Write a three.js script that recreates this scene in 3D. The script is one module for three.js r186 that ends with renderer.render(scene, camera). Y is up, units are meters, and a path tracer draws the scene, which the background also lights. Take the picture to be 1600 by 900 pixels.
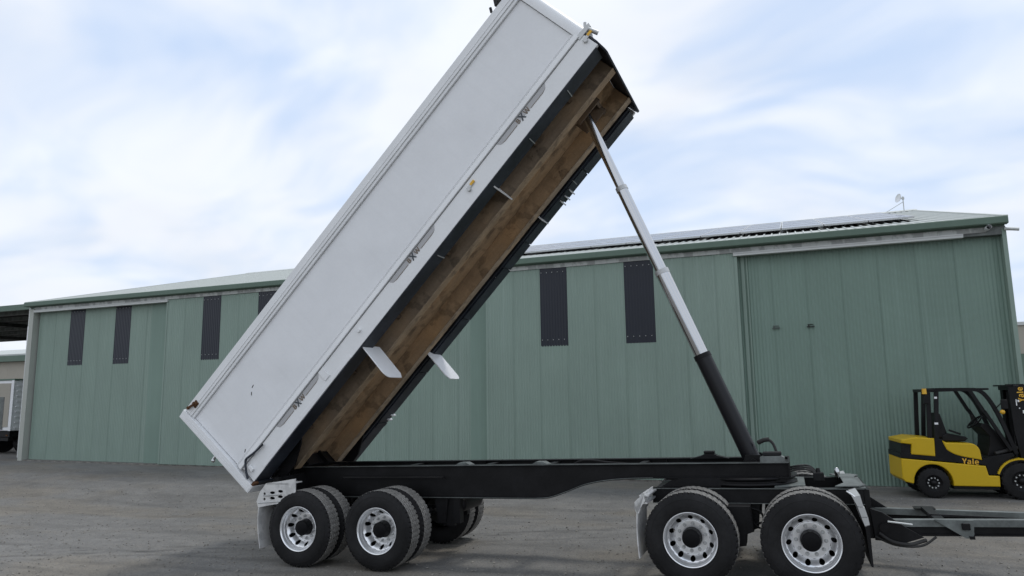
import * as THREE from 'three';
import { mergeGeometries, mergeVertices, toCreasedNormals } from 'three/addons/utils/BufferGeometryUtils.js';
import { FontLoader } from 'three/addons/loaders/FontLoader.js';
import { TextGeometry } from 'three/addons/geometries/TextGeometry.js';
import { RoundedBoxGeometry } from 'three/addons/geometries/RoundedBoxGeometry.js';

// ---------------------------------------------------------------- camera, sky, sun, exposure
const scene = new THREE.Scene();
const camera = new THREE.PerspectiveCamera(44.42, 16 / 9, 0.1, 3000);
camera.position.set(0, 2.2, 0);
camera.rotation.order = 'YXZ';
camera.rotation.set(0.1466, 0.38, -0.0145);
scene.add(camera);

let seed = 20771;
const rnd = () => { seed = (seed * 1664525 + 1013904223) >>> 0; return seed / 4294967296; };
const hash = (x, y, s = 0) => { let h = Math.imul(x, 374761393) ^ Math.imul(y, 668265263) ^ Math.imul(s + 11, 2246822519); h = Math.imul(h ^ (h >>> 13), 1274126177); return ((h ^ (h >>> 16)) >>> 0) / 4294967296; };
const sm = t => t * t * (3 - 2 * t);
const clamp = (x, a = 0, b = 1) => Math.min(b, Math.max(a, x));
const step = (a, b, x) => sm(clamp((x - a) / (b - a)));
function vnoise(x, y, px = 0, py = 0, s = 0) {   // value noise; px, py > 0 make it tile
  const x0 = Math.floor(x), y0 = Math.floor(y), fx = sm(x - x0), fy = sm(y - y0);
  const w = (a, p) => p ? ((a % p) + p) % p : a;
  const X0 = w(x0, px), X1 = w(x0 + 1, px), Y0 = w(y0, py), Y1 = w(y0 + 1, py);
  const a = hash(X0, Y0, s), b = hash(X1, Y0, s), c = hash(X0, Y1, s), d = hash(X1, Y1, s);
  return a + (b - a) * fx + (c - a) * fy + (a - b - c + d) * fx * fy;
}
function fbm(x, y, oct = 5, px = 0, py = 0, s = 0) {
  let v = 0, a = 0.5, t = 0;
  for (let i = 0; i < oct; i++) { v += a * vnoise(x, y, px, py, s + i * 7); t += a; a *= 0.5; x *= 2; y *= 2; px *= 2; py *= 2; }
  return v / t;
}

{ // one sky: high thin overcast with pale blue gaps
  const W = 1536, H = 768, data = new Float32Array(W * H * 4);
  for (let j = 0; j < H; j++) {
    const el = ((j + 0.5) / H - 0.5) * Math.PI, sy = Math.sin(el), ce = Math.cos(el);
    for (let i = 0; i < W; i++) {
      const az = ((i + 0.5) / W - 0.5) * 2 * Math.PI, dx = Math.cos(az) * ce, dz = Math.sin(az) * ce;
      const q = 1 / (Math.max(sy, 0) + 0.17);
      let px = dx * q * 1.5 + 3.1, pz = dz * q * 1.5 + 7.3;
      const wx = fbm(px * 0.7, pz * 0.7, 3, 0, 0, 40) - 0.5, wz = fbm(px * 0.7 + 9, pz * 0.7, 3, 0, 0, 50) - 0.5;
      px += wx * 1.2; pz += wz * 1.2;
      const big = fbm(px * 0.8, pz * 0.8, 5, 0, 0, 3), streak = fbm(px * 1.1 + pz * 0.5, pz * 3.2 - px * 1.2, 5, 0, 0, 17);
      const fine = fbm(px * 4.2 + pz * 1.7, pz * 7.5 - px * 2.1, 5, 0, 0, 29);
      let c = step(0.29, 0.63, big * 0.58 + streak * 0.27 + fine * 0.15);
      c = clamp(0.20 + 0.80 * c, 0, 1);
      const low = Math.exp(-Math.max(sy, 0) * 5);
      const blue = [0.45 + 0.13 * low, 0.605 + 0.11 * low, 0.88], g = 0.90 + 0.14 * (fbm(px * 1.6, pz * 1.6, 4, 0, 0, 77) - 0.5);
      const white = [0.83 * g / 0.9, 0.87 * g / 0.9, 0.94 * g / 0.9];
      const k = (j * W + i) * 4;
      for (let n = 0; n < 3; n++) data[k + n] = blue[n] + (white[n] - blue[n]) * c;
      data[k + 3] = 1;
    }
  }
  const t = new THREE.DataTexture(data, W, H, THREE.RGBAFormat, THREE.FloatType);
  t.mapping = THREE.EquirectangularReflectionMapping; t.magFilter = t.minFilter = THREE.LinearFilter; t.needsUpdate = true;
  scene.background = t; scene.environment = t;
}
const sun = new THREE.DirectionalLight(new THREE.Color(1, 0.97, 0.92), 1.2);
sun.position.set(-6 + 14, 60, -10 - 26); sun.target.position.set(-6, 0, -10);
sun.castShadow = true; sun.shadow.radius = 22; sun.shadow.mapSize.set(2048, 2048);
Object.assign(sun.shadow.camera, { left: -40, right: 30, top: 30, bottom: -30, near: 1, far: 140 });
scene.add(sun, sun.target);
const renderer = new THREE.WebGLRenderer({ antialias: true });
renderer.toneMapping = THREE.LinearToneMapping; renderer.toneMappingExposure = 1.09; renderer.shadowMap.enabled = true;

// ---------------------------------------------------------------- helpers
function tex(size, fn, srgb, rep = 1, h = size) {   // fn(u, v) -> [r, g, b] linear 0..1 (or a number)
  const d = new Uint8Array(size * h * 4), enc = x => srgb ? (x <= 0.0031308 ? 12.92 * x : 1.055 * Math.pow(x, 1 / 2.4) - 0.055) : x;
  for (let j = 0; j < h; j++) for (let i = 0; i < size; i++) {
    let c = fn((i + 0.5) / size, (j + 0.5) / h); if (typeof c === 'number') c = [c, c, c];
    const k = (j * size + i) * 4; for (let n = 0; n < 3; n++) d[k + n] = 255 * enc(clamp(c[n])); d[k + 3] = 255;
  }
  const t = new THREE.DataTexture(d, size, h); t.wrapS = t.wrapT = THREE.RepeatWrapping; t.magFilter = THREE.LinearFilter; t.minFilter = THREE.LinearMipmapLinearFilter; t.generateMipmaps = true;
  if (srgb) t.colorSpace = THREE.SRGBColorSpace; t.repeat.set(rep, rep); t.needsUpdate = true; return t;
}
const lin = (r, g, b) => new THREE.Color().setRGB(r, g, b);
const std = (c, roughness = 0.7, metalness = 0, extra = {}) => new THREE.MeshPhysicalMaterial({ color: Array.isArray(c) ? lin(...c) : c, roughness, metalness, ...extra });
function boxUV(g) {   // uv in metres by dominant normal
  const p = g.attributes.position, n = g.attributes.normal, uv = new Float32Array(p.count * 2);
  for (let i = 0; i < p.count; i += 3) {
    let ax = 0, ay = 0, az = 0;
    for (let k = 0; k < 3; k++) { ax += Math.abs(n.getX(i + k)); ay += Math.abs(n.getY(i + k)); az += Math.abs(n.getZ(i + k)); }
    for (let k = 0; k < 3; k++) {
      const x = p.getX(i + k), y = p.getY(i + k), z = p.getZ(i + k);
      const [a, b] = az >= ax && az >= ay ? [x, y] : ay >= ax ? [x, z] : [z, y];
      uv[(i + k) * 2] = a; uv[(i + k) * 2 + 1] = b;
    }
  }
  g.setAttribute('uv', new THREE.BufferAttribute(uv, 2)); return g;
}
function clean(g) { g = g.index ? g.toNonIndexed() : g; for (const k of Object.keys(g.attributes)) if (!['position', 'normal'].includes(k)) g.deleteAttribute(k); if (!g.attributes.normal) g.computeVertexNormals(); return g; }
function merge(list) { const a = [list].flat().map(clean); return boxUV(a.length > 1 ? mergeGeometries(a) : a[0]); }
const used = {};
function numbered(name) { used[name] = (used[name] ?? -1) + 1; return used[name] ? `${name}_${String(used[name]).padStart(3, '0')}` : name; }
function part(parent, name, geos, mat, label) {
  const m = new THREE.Mesh(geos.isBufferGeometry && geos.userData.ready ? geos : merge(geos), mat);
  m.name = name; m.castShadow = m.receiveShadow = true; if (label) m.userData.label = label; parent.add(m); return m;
}
function thing(name, label, category, pos = [0, 0, 0], group) {
  const o = new THREE.Group(); o.name = numbered(name); o.position.set(...pos); o.userData = { label, category }; if (group) o.userData.group = group; scene.add(o); return o;
}
function sub(parent, name) { const o = new THREE.Group(); o.name = name; parent.add(o); return o; }
const ready = g => { g.userData.ready = true; return g; };
function box(x0, x1, y0, y1, z0, z1, r = 0) {
  const w = Math.abs(x1 - x0), h = Math.abs(y1 - y0), d = Math.abs(z1 - z0);
  const g = r ? new RoundedBoxGeometry(w, h, d, 2, Math.min(r, w / 2.01, h / 2.01, d / 2.01)) : new THREE.BoxGeometry(w, h, d);
  return g.translate((x0 + x1) / 2, (y0 + y1) / 2, (z0 + z1) / 2);
}
function plate(pts, z0, z1, bevel = 0) {   // polygon in XY extruded from z0 to z1
  const s = pts instanceof THREE.Shape ? pts : new THREE.Shape(pts.map(p => new THREE.Vector2(...p)));
  const a = Math.min(z0, z1), d = Math.abs(z1 - z0);
  const g = new THREE.ExtrudeGeometry(s, { depth: d - 2 * bevel, bevelEnabled: bevel > 0, bevelThickness: bevel, bevelSize: bevel, bevelOffset: -bevel, bevelSegments: 2, curveSegments: 12 });
  return g.translate(0, 0, a + bevel);
}
const V = (x, y, z) => new THREE.Vector3(x, y, z);
function rod(a, b, r0, r1 = r0, seg = 20, open = false) {
  const A = V(...a), B = V(...b), d = B.clone().sub(A), g = new THREE.CylinderGeometry(r1, r0, d.length(), seg, 1, open);
  return g.translate(0, d.length() / 2, 0).applyQuaternion(new THREE.Quaternion().setFromUnitVectors(V(0, 1, 0), d.normalize())).translate(...a);
}
function bar(a, b, w, h) {   // rectangular bar from a to b: w sideways (z-ish), h the other way
  const A = V(...a), B = V(...b), d = B.clone().sub(A), L = d.length(); d.normalize();
  let side = Math.abs(d.z) > 0.9 ? V(1, 0, 0) : V(0, 0, 1); const up = side.clone().cross(d).normalize(); side = d.clone().cross(up).normalize();
  const g = new THREE.BoxGeometry(L, h, w); return g.applyMatrix4(new THREE.Matrix4().makeBasis(d, up, side)).translate((A.x + B.x) / 2, (A.y + B.y) / 2, (A.z + B.z) / 2);
}
function tube(pts, r, seg = 24, rs = 8) { return new THREE.TubeGeometry(new THREE.CatmullRomCurve3(pts.map(p => V(...p))), seg, r, rs); }
function lathe(pts, seg = 48) { return new THREE.LatheGeometry(pts.map(p => new THREE.Vector2(...p)), seg); }   // axis Y
const font = await new FontLoader().loadAsync('fonts/droid/droid_sans_bold.typeface.json');
const text = (s, size, depth = 0.003) => new TextGeometry(s, { font, size, depth, curveSegments: 4, bevelEnabled: false });

// ---------------------------------------------------------------- materials
const grain = tex(512, (u, v) => 0.5 + 0.5 * (fbm(u * 64, v * 64, 3, 64, 64, 1) - 0.5) + 0.3 * (fbm(u * 8, v * 8, 4, 8, 8, 2) - 0.5));
const ripple = tex(512, (u, v) => fbm(u * 5, v * 5, 3, 5, 5, 5), false, 0.35);
const dirtyWhite = tex(1024, (u, v) => {
  const n = fbm(u * 6, v * 6, 5, 6, 6, 3), f = fbm(u * 90, v * 90, 2, 90, 90, 4), st = fbm(u * 40, v * 3, 3, 40, 3, 9), sp = vnoise(u * 150, v * 150, 150, 150, 6);
  let k = 0.95 + 0.10 * (n - 0.5) + 0.03 * (f - 0.5) - 0.015 * step(0.6, 0.85, st); if (sp > 0.99) k -= 0.10;
  return [k, k * 0.995, k * 0.985];
}, true, 0.45);
const greenStreak = tex(1024, (u, v) => {
  const st = fbm(u * 120, v * 2, 3, 120, 2, 3), n = fbm(u * 5, v * 5, 5, 5, 5, 8), f = fbm(u * 40, v * 8, 4, 40, 8, 13);
  let k = 0.88 + 0.06 * (st - 0.5) + 0.13 * (n - 0.5) + 0.05 * (f - 0.5), w = step(0.62, 0.8, fbm(u * 60, v * 2, 4, 60, 2, 23)) * 0.05;
  return [k + w, k + w * 0.8, k + w];
}, true, 0.18);
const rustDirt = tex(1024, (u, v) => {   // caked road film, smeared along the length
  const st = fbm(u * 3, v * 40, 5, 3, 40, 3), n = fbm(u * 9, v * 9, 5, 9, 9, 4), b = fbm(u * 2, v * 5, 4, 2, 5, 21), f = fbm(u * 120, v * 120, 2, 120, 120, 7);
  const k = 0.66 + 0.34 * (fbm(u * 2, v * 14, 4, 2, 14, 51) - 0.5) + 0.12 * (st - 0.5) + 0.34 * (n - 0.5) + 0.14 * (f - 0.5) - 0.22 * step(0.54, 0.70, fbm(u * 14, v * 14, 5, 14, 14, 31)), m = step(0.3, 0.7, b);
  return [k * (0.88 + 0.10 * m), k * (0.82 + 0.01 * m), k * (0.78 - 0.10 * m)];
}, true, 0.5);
const dustBlack = tex(512, (u, v) => { const n = fbm(u * 7, v * 7, 5, 7, 7, 2), f = fbm(u * 60, v * 60, 3, 60, 60, 3); const k = 0.40 + 0.75 * Math.pow(n, 2) + 0.25 * (f - 0.5); return [k, k * 0.985, k * 0.96]; }, true, 0.8);
const dustWhite = tex(512, (u, v) => { const n = fbm(u * 9, v * 9, 5, 9, 9, 12), k = 0.96 - 0.22 * step(0.5, 0.75, n); return [k, k * 0.98, k * 0.95]; }, true, 1.1);
const mottle = tex(512, (u, v) => { const n = fbm(u * 20, v * 10, 5, 20, 10, 12), k = 0.62 + 0.38 * step(0.42, 0.62, n); return [k, k, k * 0.98]; }, true, 0.4);
const M = {
  white: std([0.83, 0.842, 0.86], 0.34, 0, { map: dirtyWhite, bumpMap: ripple, bumpScale: 0.012 }),
  whiteTrim: std([0.84, 0.85, 0.86], 0.4, 0, { map: dirtyWhite, bumpMap: grain, bumpScale: 0.0006 }),
  alloy: std([0.90, 0.905, 0.91], 0.28, 0.72, { bumpMap: grain, bumpScale: 0.0004 }),
  alloyDull: std([0.55, 0.56, 0.56], 0.5, 0.6, { map: dirtyWhite }),
  chrome: std([0.56, 0.565, 0.57], 0.15, 1.0),
  black: std([0.014, 0.014, 0.0155], 0.45, 0, { specularIntensity: 0.4, map: dustBlack, bumpMap: grain, bumpScale: 0.0008 }),
  blackDust: std([0.055, 0.055, 0.054], 0.7, 0, { specularIntensity: 0.5, map: dustBlack, bumpMap: grain, bumpScale: 0.001 }),
  greyPaint: std([0.20, 0.225, 0.22], 0.5, 0, { map: dustBlack, bumpMap: grain, bumpScale: 0.0006 }),
  navy: std([0.044, 0.052, 0.070], 0.45, 0, { specularIntensity: 0.6, map: dustBlack, bumpMap: grain, bumpScale: 0.0008 }),
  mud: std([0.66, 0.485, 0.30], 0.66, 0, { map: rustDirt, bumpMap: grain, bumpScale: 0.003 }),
  dust: std([0.60, 0.50, 0.37], 0.8, 0, { map: rustDirt, bumpMap: grain, bumpScale: 0.002 }),
  mudGreyShaded: std([0.46, 0.375, 0.275], 0.66, 0, { map: rustDirt, bumpMap: grain, bumpScale: 0.003 }),  // greyer mud, darkened for the shade between flange and runner
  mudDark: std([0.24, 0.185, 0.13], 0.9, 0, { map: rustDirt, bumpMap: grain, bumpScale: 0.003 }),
  rubber: std([0.022, 0.022, 0.0235], 0.72, 0, { specularIntensity: 0.5, map: dustBlack, bumpMap: grain, bumpScale: 0.0015 }),
  tread: std([0.35, 0.342, 0.325], 0.95, 0, { map: dustBlack, bumpMap: grain, bumpScale: 0.004 }),
  amber: std([0.75, 0.42, 0.03], 0.3),
  lens: std([0.6, 0.6, 0.62], 0.25, 0.2),
  rust: std([0.16, 0.075, 0.03], 0.95, 0, { map: rustDirt, bumpMap: grain, bumpScale: 0.006 }),
  decalGrey: std([0.43, 0.43, 0.435], 0.4), decalBrown: std([0.15, 0.11, 0.075], 0.5), decalDark: std([0.03, 0.04, 0.05], 0.5),
  galv: std([0.60, 0.62, 0.61], 0.55, 0.2, { map: dirtyWhite, bumpMap: grain, bumpScale: 0.0005 }),
  roof: std([0.50, 0.53, 0.51], 0.6, 0.05, { map: dirtyWhite, bumpMap: grain, bumpScale: 0.0008 }),
  fascia: std([0.125, 0.188, 0.145], 0.6, 0, { map: greenStreak }),
  smoked: std([0.022, 0.025, 0.034], 0.3, 0, { specularIntensity: 0.55, bumpMap: grain, bumpScale: 0.0004 }),
  yellow: std([0.62, 0.41, 0.009], 0.42, 0, { specularIntensity: 0.7, map: dirtyWhite }),
  beige: std([0.40, 0.375, 0.32], 0.8, 0, { map: dirtyWhite }),
  trimPaint: std([0.42, 0.44, 0.40], 0.6, 0, { map: dirtyWhite }),
  dullWhite: std([0.70, 0.71, 0.715], 0.5, 0.1, { map: dustWhite, bumpMap: grain, bumpScale: 0.001 }),
  flashing: std([0.47, 0.485, 0.47], 0.6, 0.1, { map: mottle, bumpMap: grain, bumpScale: 0.0008 }),
  hubBlack: std([0.006, 0.006, 0.007], 0.5, 0, { specularIntensity: 0.25 }),
  blackGloss: std([0.010, 0.010, 0.012], 0.3, 0, { specularIntensity: 0.6 }),
  concrete: std([0.30, 0.29, 0.27], 0.9, 0, { map: dustBlack }),
};
M.green = [[0.272, 0.362, 0.305], [0.270, 0.3595, 0.303], [0.274, 0.365, 0.307]].map(c => std(c, 0.55, 0, { map: greenStreak, bumpMap: grain, bumpScale: 0.0006 }));

// ---------------------------------------------------------------- ground
const groundY = (x, z) => {
  const a = clamp(-0.165 + 0.0308 * (x + 6.59), -0.42, 0.05), k = 1 - step(-12.2, -16.0, z) * (x < 0 ? 1 : 0.0 + (1 - step(0, 3, x)));
  return a * k;
};
{
  const lines = (a, b, fine, grow) => { const o = []; let s = fine; const mid = []; for (let x = a; x <= b + 1e-6; x += fine) mid.push(x); const L = [], R = []; let x = a; while (x > -900) { s *= grow; x -= s; L.unshift(x); } s = fine; x = b; while (x < 900) { s *= grow; x += s; R.push(x); } return [...L, ...mid, ...R]; };
  const xs = lines(-27, 7, 0.075, 1.25), zs = lines(-17.6, -4.5, 0.06, 1.25), nx = xs.length, nz = zs.length;
  const pos = new Float32Array(nx * nz * 3), uv = new Float32Array(nx * nz * 2), col = new Float32Array(nx * nz * 3), idx = [];
  const tracks = [[-9.75, -0.40, 0.10, 0.42], [-10.0, -0.38, 0.07, 0.40], [-9.3, -0.36, 0.09, 0.25], [-8.75, 0.02, 0.16, 0.26], [-8.15, -0.02, 0.14, 0.22], [-7.45, 0.055, 0.12, 0.20], [-7.0, 0.06, 0.10, 0.16], [-10.4, 0.01, 0.2, 0.14], [-12.1, -0.03, 0.2, 0.10], [-6.2, 0.02, 0.25, 0.15], [-12.9, 0.03, 0.22, 0.16], [-13.6, 0.035, 0.22, 0.14]];
  for (let j = 0; j < nz; j++) for (let i = 0; i < nx; i++) {
    const x = xs[i], z = zs[j], k = j * nx + i, inYard = x > -30 && x < 10 && z > -20 && z < -3;
    let y = groundY(x, z) + (inYard ? 0.010 * (fbm(x * 5, z * 5, 4, 0, 0, 2) - 0.5) + 0.02 * (fbm(x * 0.6, z * 0.6, 3, 0, 0, 6) - 0.5) : 0) - 0.004;
    const patch = fbm(x * 0.28, z * 0.45, 5, 0, 0, 61), warm = fbm(x * 0.5 + 4, z * 0.9, 4, 0, 0, 71), speck = fbm(x * 4, z * 6, 4, 0, 0, 81);
    const drag = fbm(x * 0.9 + z * 0.3, z * 7, 4, 0, 0, 91); let c = 0.95 + 0.55 * (patch - 0.5) + 0.20 * (speck - 0.5) + 0.26 * (drag - 0.5);
    for (const [z0, sl, w, d] of tracks) { const zc = z0 + sl * (x + 8) + 0.25 * (fbm(x * 0.25, z0, 3, 0, 0, 5) - 0.5), e = Math.abs(z - zc) / w; if (e < 1) { const b = fbm(x * 1.2, z0 * 3 + z * 5, 4, 0, 0, 33); const s = (1 - e * e) * step(0.36, 0.62, b); c -= d * s; y -= 0.008 * s; } }
    const w = step(0.4, 0.7, warm);
    col[k * 3] = c * (0.97 + 0.06 * w); col[k * 3 + 1] = c * 0.985; col[k * 3 + 2] = c * (1.0 - 0.09 * w);
    pos[k * 3] = x; pos[k * 3 + 1] = y; pos[k * 3 + 2] = z; uv[k * 2] = x / 2.3; uv[k * 2 + 1] = z / 2.3;
    if (i < nx - 1 && j < nz - 1) idx.push(k, k + nx, k + 1, k + 1, k + nx, k + nx + 1);
  }
  const g = new THREE.BufferGeometry(); g.setAttribute('position', new THREE.BufferAttribute(pos, 3)); g.setAttribute('uv', new THREE.BufferAttribute(uv, 2)); g.setAttribute('color', new THREE.BufferAttribute(col, 3)); g.setIndex(idx); g.computeVertexNormals();
  const pebbles = (u, v, n, s) => { const x = u * n, y = v * n, xi = Math.floor(x), yi = Math.floor(y); let best = 9, id = 0; for (let a = -1; a < 2; a++) for (let b = -1; b < 2; b++) { const cx = (xi + a + n) % n, cy = (yi + b + n) % n, px = xi + a + hash(cx, cy, s), py = yi + b + hash(cx, cy, s + 1), d = Math.hypot(x - px, y - py); if (d < best) { best = d; id = hash(cx, cy, s + 2); } } return [best, id]; };
  const gcol = tex(1024, (u, v) => { const [d1, i1] = pebbles(u, v, 110, 1), [d2, i2] = pebbles(u, v, 46, 5), n = fbm(u * 12, v * 12, 4, 12, 12, 3), f = fbm(u * 200, v * 200, 2, 200, 200, 9);
    let k = 0.56 + 0.16 * (n - 0.5) + 0.20 * (f - 0.5) + 0.15 * (i1 - 0.5) - 0.08 * step(0.35, 0.7, d1), t = i1; if (i2 > 0.88 && d2 < 0.25) { k = 0.46 + 0.28 * (i2 - 0.88) / 0.12 + 0.1 * (f - 0.5); t = hash(Math.round(i2 * 1e6), 3); }
    return [k * (1 + 0.05 * (t - 0.4)), k * 0.985, k * (0.95 - 0.07 * (t - 0.4))]; }, true);
  const gb = tex(1024, (u, v) => { const [d1, i1] = pebbles(u, v, 110, 1), [d2, i2] = pebbles(u, v, 46, 5); let k = 0.3 + 0.3 * (1 - clamp(d1 * 1.5)) * i1 + 0.12 * fbm(u * 200, v * 200, 2, 200, 200, 9); if (i2 > 0.88 && d2 < 0.25) k += 0.4 * Math.sqrt(1 - (d2 / 0.25) ** 2) * i2; return k; });
  const m = new THREE.Mesh(g, std([0.300, 0.292, 0.280], 0.95, 0, { map: gcol, bumpMap: gb, bumpScale: 0.008, vertexColors: true }));
  m.name = 'ground'; m.receiveShadow = true; m.userData = { kind: 'structure', label: 'grey gravel yard under the trailer and in front of the shed' }; scene.add(m);
  // loose stones
  const sg = new THREE.IcosahedronGeometry(1, 1), sp = sg.attributes.position; for (let i = 0; i < sp.count; i++) { const q = V(sp.getX(i), sp.getY(i), sp.getZ(i)), h = 0.8 + 0.4 * hash(Math.round(q.x * 50), Math.round(q.y * 50), Math.round(q.z * 50)); sp.setXYZ(i, q.x * h, q.y * h * 0.6, q.z * h); } sg.computeVertexNormals();
  const N = 15000, st = new THREE.InstancedMesh(sg, std([0.19, 0.183, 0.17], 0.9, 0, { bumpMap: grain, bumpScale: 0.001 }), N), mm = new THREE.Matrix4(), q = new THREE.Quaternion(), c = new THREE.Color();
  for (let i = 0; i < N; i++) {
    const t = rnd() ** 1.6, z = -5.6 - 10.5 * t, x = -1 + (z * 0.42) + (rnd() - 0.5) * (7 - z * 1.45) - 1, r = 0.003 + 0.011 * rnd() ** 4 + 0.002 * t;
    q.setFromEuler(new THREE.Euler(rnd() * 0.5, rnd() * 6.28, rnd() * 0.5)); mm.compose(V(x, groundY(x, z) + r * 0.2, z), q, V(r * (0.8 + 0.6 * rnd()), r, r * (0.8 + 0.6 * rnd()))); st.setMatrixAt(i, mm);
    const k = 0.7 + 0.75 * rnd(); c.setRGB(k * 1.02, k, k * 0.95); st.setColorAt(i, c);
  }
  st.name = 'loose_stones'; st.receiveShadow = true; st.userData = { kind: 'stuff', label: 'small loose stones scattered over the gravel yard', category: 'stones' }; scene.add(st);
}

// ---------------------------------------------------------------- shed
const WZ = -17.65, EAVE = 5.62, XL = -26.45, XR = 4.33, RZ = -28.9, RY = 8.54;
const shed = thing('green_shed', 'long green corrugated metal shed with dark strip windows and pale roof', 'shed', [0, 0, 0]);
function corrugated(w, h, amp = 0.008, pitch = 0.0762) {   // a sheet from (0,0) to (w,h) facing +z
  const n = Math.max(4, Math.round(w / pitch) * 6), p = [], uv = [], idx = [];
  for (let i = 0; i <= n; i++) { const x = w * i / n, z = amp * Math.sin(2 * Math.PI * x / pitch); for (let j = 0; j < 2; j++) { p.push(x, h * j, z); uv.push(x, h * j); } }
  for (let i = 0; i < n; i++) { const k = i * 2; idx.push(k, k + 2, k + 1, k + 1, k + 2, k + 3); }
  const g = new THREE.BufferGeometry(); g.setAttribute('position', new THREE.Float32BufferAttribute(p, 3)); g.setAttribute('uv', new THREE.Float32BufferAttribute(uv, 2)); g.setIndex(idx); g.computeVertexNormals(); return ready(g);
}
const sheetCache = {};
const sheetGeo = (w, h) => sheetCache[`${w.toFixed(3)},${h.toFixed(3)}`] ??= (() => { const g = corrugated(w, h); return g; })();
const shiftUV = (g, du, dv) => { const c = g.clone(), u = c.attributes.uv; for (let i = 0; i < u.count; i++) u.setXY(i, u.getX(i) + du, u.getY(i) + dv); c.userData.ready = true; return c; };
const PITCH = 0.762, WIN_B = 3.36;
M.greenDoor = [[0.217, 0.312, 0.259], [0.2155, 0.310, 0.257], [0.2185, 0.3145, 0.261]].map(c => std(c, 0.6, 0, { map: greenStreak, bumpMap: grain, bumpScale: 0.0006 }));   // older, less faded paint on the big door; columns share the darker green
function section(x0, x1, anchor, z, top, windows, doorName, paint = M.green) {
  const o = doorName ? sub(shed, doorName) : shed;
  let a = anchor; while (a > x0 + 1e-3) a -= PITCH; let i = 0;
  for (; a < x1 - 1e-3; a += PITCH, i++) {
    const s = Math.max(a, x0), e = Math.min(a + PITCH, x1); if (e - s < 0.03) continue;
    const win = windows.some(w => Math.abs(w - a) < 0.1), h = win ? WIN_B : top - 0.04;
    const v = Math.floor(hash(Math.round(a * 100), 7) * 3);
    const m = part(o, doorName ? 'door_sheet' : 'wall_sheet', shiftUV(sheetGeo(e - s, h), Math.floor(hash(i, Math.round(x0)) * 40) * PITCH, rnd() * 5), paint[v]);
    m.position.set(s, 0.04, z + (i % 2 ? 0.0035 : 0));
    if (win) {
      const w = sub(shed, 'window'); w.position.set(s, WIN_B + 0.02, z + 0.006);
      part(w, 'glazing_sheet', corrugated(e - s, top - WIN_B - 0.02, 0.004), M.smoked);
      const dots = [];  for (const yy of [0.17, top - WIN_B - 0.14]) for (let k = 0; k < 5; k++) dots.push(rod([0.09 + k * 0.1524 - 0.019 * 2, yy, 0.008], [0.09 + k * 0.1524 - 0.038, yy, 0.02], 0.011, 0.009, 8));
      part(w, 'screw', dots, M.galv).userData.kind = 'stuff';
    }
    if (i % 1 === 0 && e < x1 - 0.05) part(o, 'sheet_lap', box(e - 0.007, e + 0.007, 0.04, (win ? WIN_B : top), z - 0.004, z + 0.0125), paint[(v + 1) % 3]);
  }
  return o;
}
const TOP = 5.47;
section(-26.2, -20.5, -24.54, WZ - 0.2, TOP - 0.02, [-24.54, -22.254], 'sliding_door');
section(-19.6, -13.0, -18.02, WZ, TOP, [-18.02, -15.734]);
section(-13.0, -8.4, -12.6, WZ - 0.2, TOP - 0.02, [], 'sliding_door');
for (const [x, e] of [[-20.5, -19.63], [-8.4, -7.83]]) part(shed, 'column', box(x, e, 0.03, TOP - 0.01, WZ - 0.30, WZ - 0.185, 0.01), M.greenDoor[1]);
section(-7.8, -1.2, -6.25, WZ, TOP, [-6.25, -3.964]);
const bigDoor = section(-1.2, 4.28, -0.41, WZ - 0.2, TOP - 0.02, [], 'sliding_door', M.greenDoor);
for (const x of [-0.39, 0.365]) part(bigDoor, 'door_handle', [box(x - 0.06, x + 0.06, 3.66, 3.672, WZ - 0.19, WZ - 0.16), box(x - 0.085, x + 0.085, 3.605, 3.622, WZ - 0.19, WZ - 0.15), box(x - 0.05, x - 0.03, 3.622, 3.66, WZ - 0.19, WZ - 0.17)], x < 0 ? M.greyPaint : M.blackDust);
for (const x of [-19.6, -13.0, -7.8, -1.2]) part(shed, 'door_jamb', box(x - 0.03, x + 0.03, 0.03, TOP, WZ - 0.26, WZ + 0.014), M.green[1]);
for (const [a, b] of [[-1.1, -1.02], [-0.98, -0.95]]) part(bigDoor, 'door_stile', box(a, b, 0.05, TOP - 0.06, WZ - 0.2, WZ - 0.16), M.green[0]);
part(shed, 'footing', box(XL, XR, -0.35, 0.035, WZ - 0.35, WZ - 0.02), M.concrete);
// corner posts, end walls
part(shed, 'corner_trim', box(XL - 0.02, XL + 0.2, 0, TOP + 0.05, WZ - 0.3, WZ + 0.02), M.trimPaint);
part(shed, 'corner_trim', box(XR - 0.06, XR + 0.02, 0, TOP + 0.05, WZ - 0.3, WZ + 0.02), M.green[1]);
const end = [[WZ - 0.3, 0], [WZ - 0.3, EAVE], [RZ, RY - 0.1], [2 * RZ - WZ + 0.3, EAVE], [2 * RZ - WZ + 0.3, 0]];
for (const x of [XL, XR - 0.06]) part(shed, 'end_wall', plate(end.map(([z, y]) => [-z, y]), 0, 0.06).rotateY(Math.PI / 2).translate(x, 0, 0), M.green[0]);
part(shed, 'back_wall', box(XL, XR, 0, EAVE, 2 * RZ - WZ, 2 * RZ - WZ + 0.06), M.green[0]);
part(shed, 'lining', box(XL + 0.1, XR - 0.1, 0, TOP, WZ - 0.6, WZ - 0.55), M.black);
// downpipe at the corner
part(shed, 'downpipe', [box(XL - 0.12, XL - 0.03, 0.1, 4.2, WZ - 0.1, WZ - 0.01, 0.02), box(XL - 0.12, XL - 0.03, 4.9, EAVE, WZ - 0.1, WZ - 0.01, 0.02)], M.galv);
part(shed, 'downpipe', box(XL - 0.125, XL - 0.025, 4.2, 4.9, WZ - 0.105, WZ - 0.005, 0.02), M.white);
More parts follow.
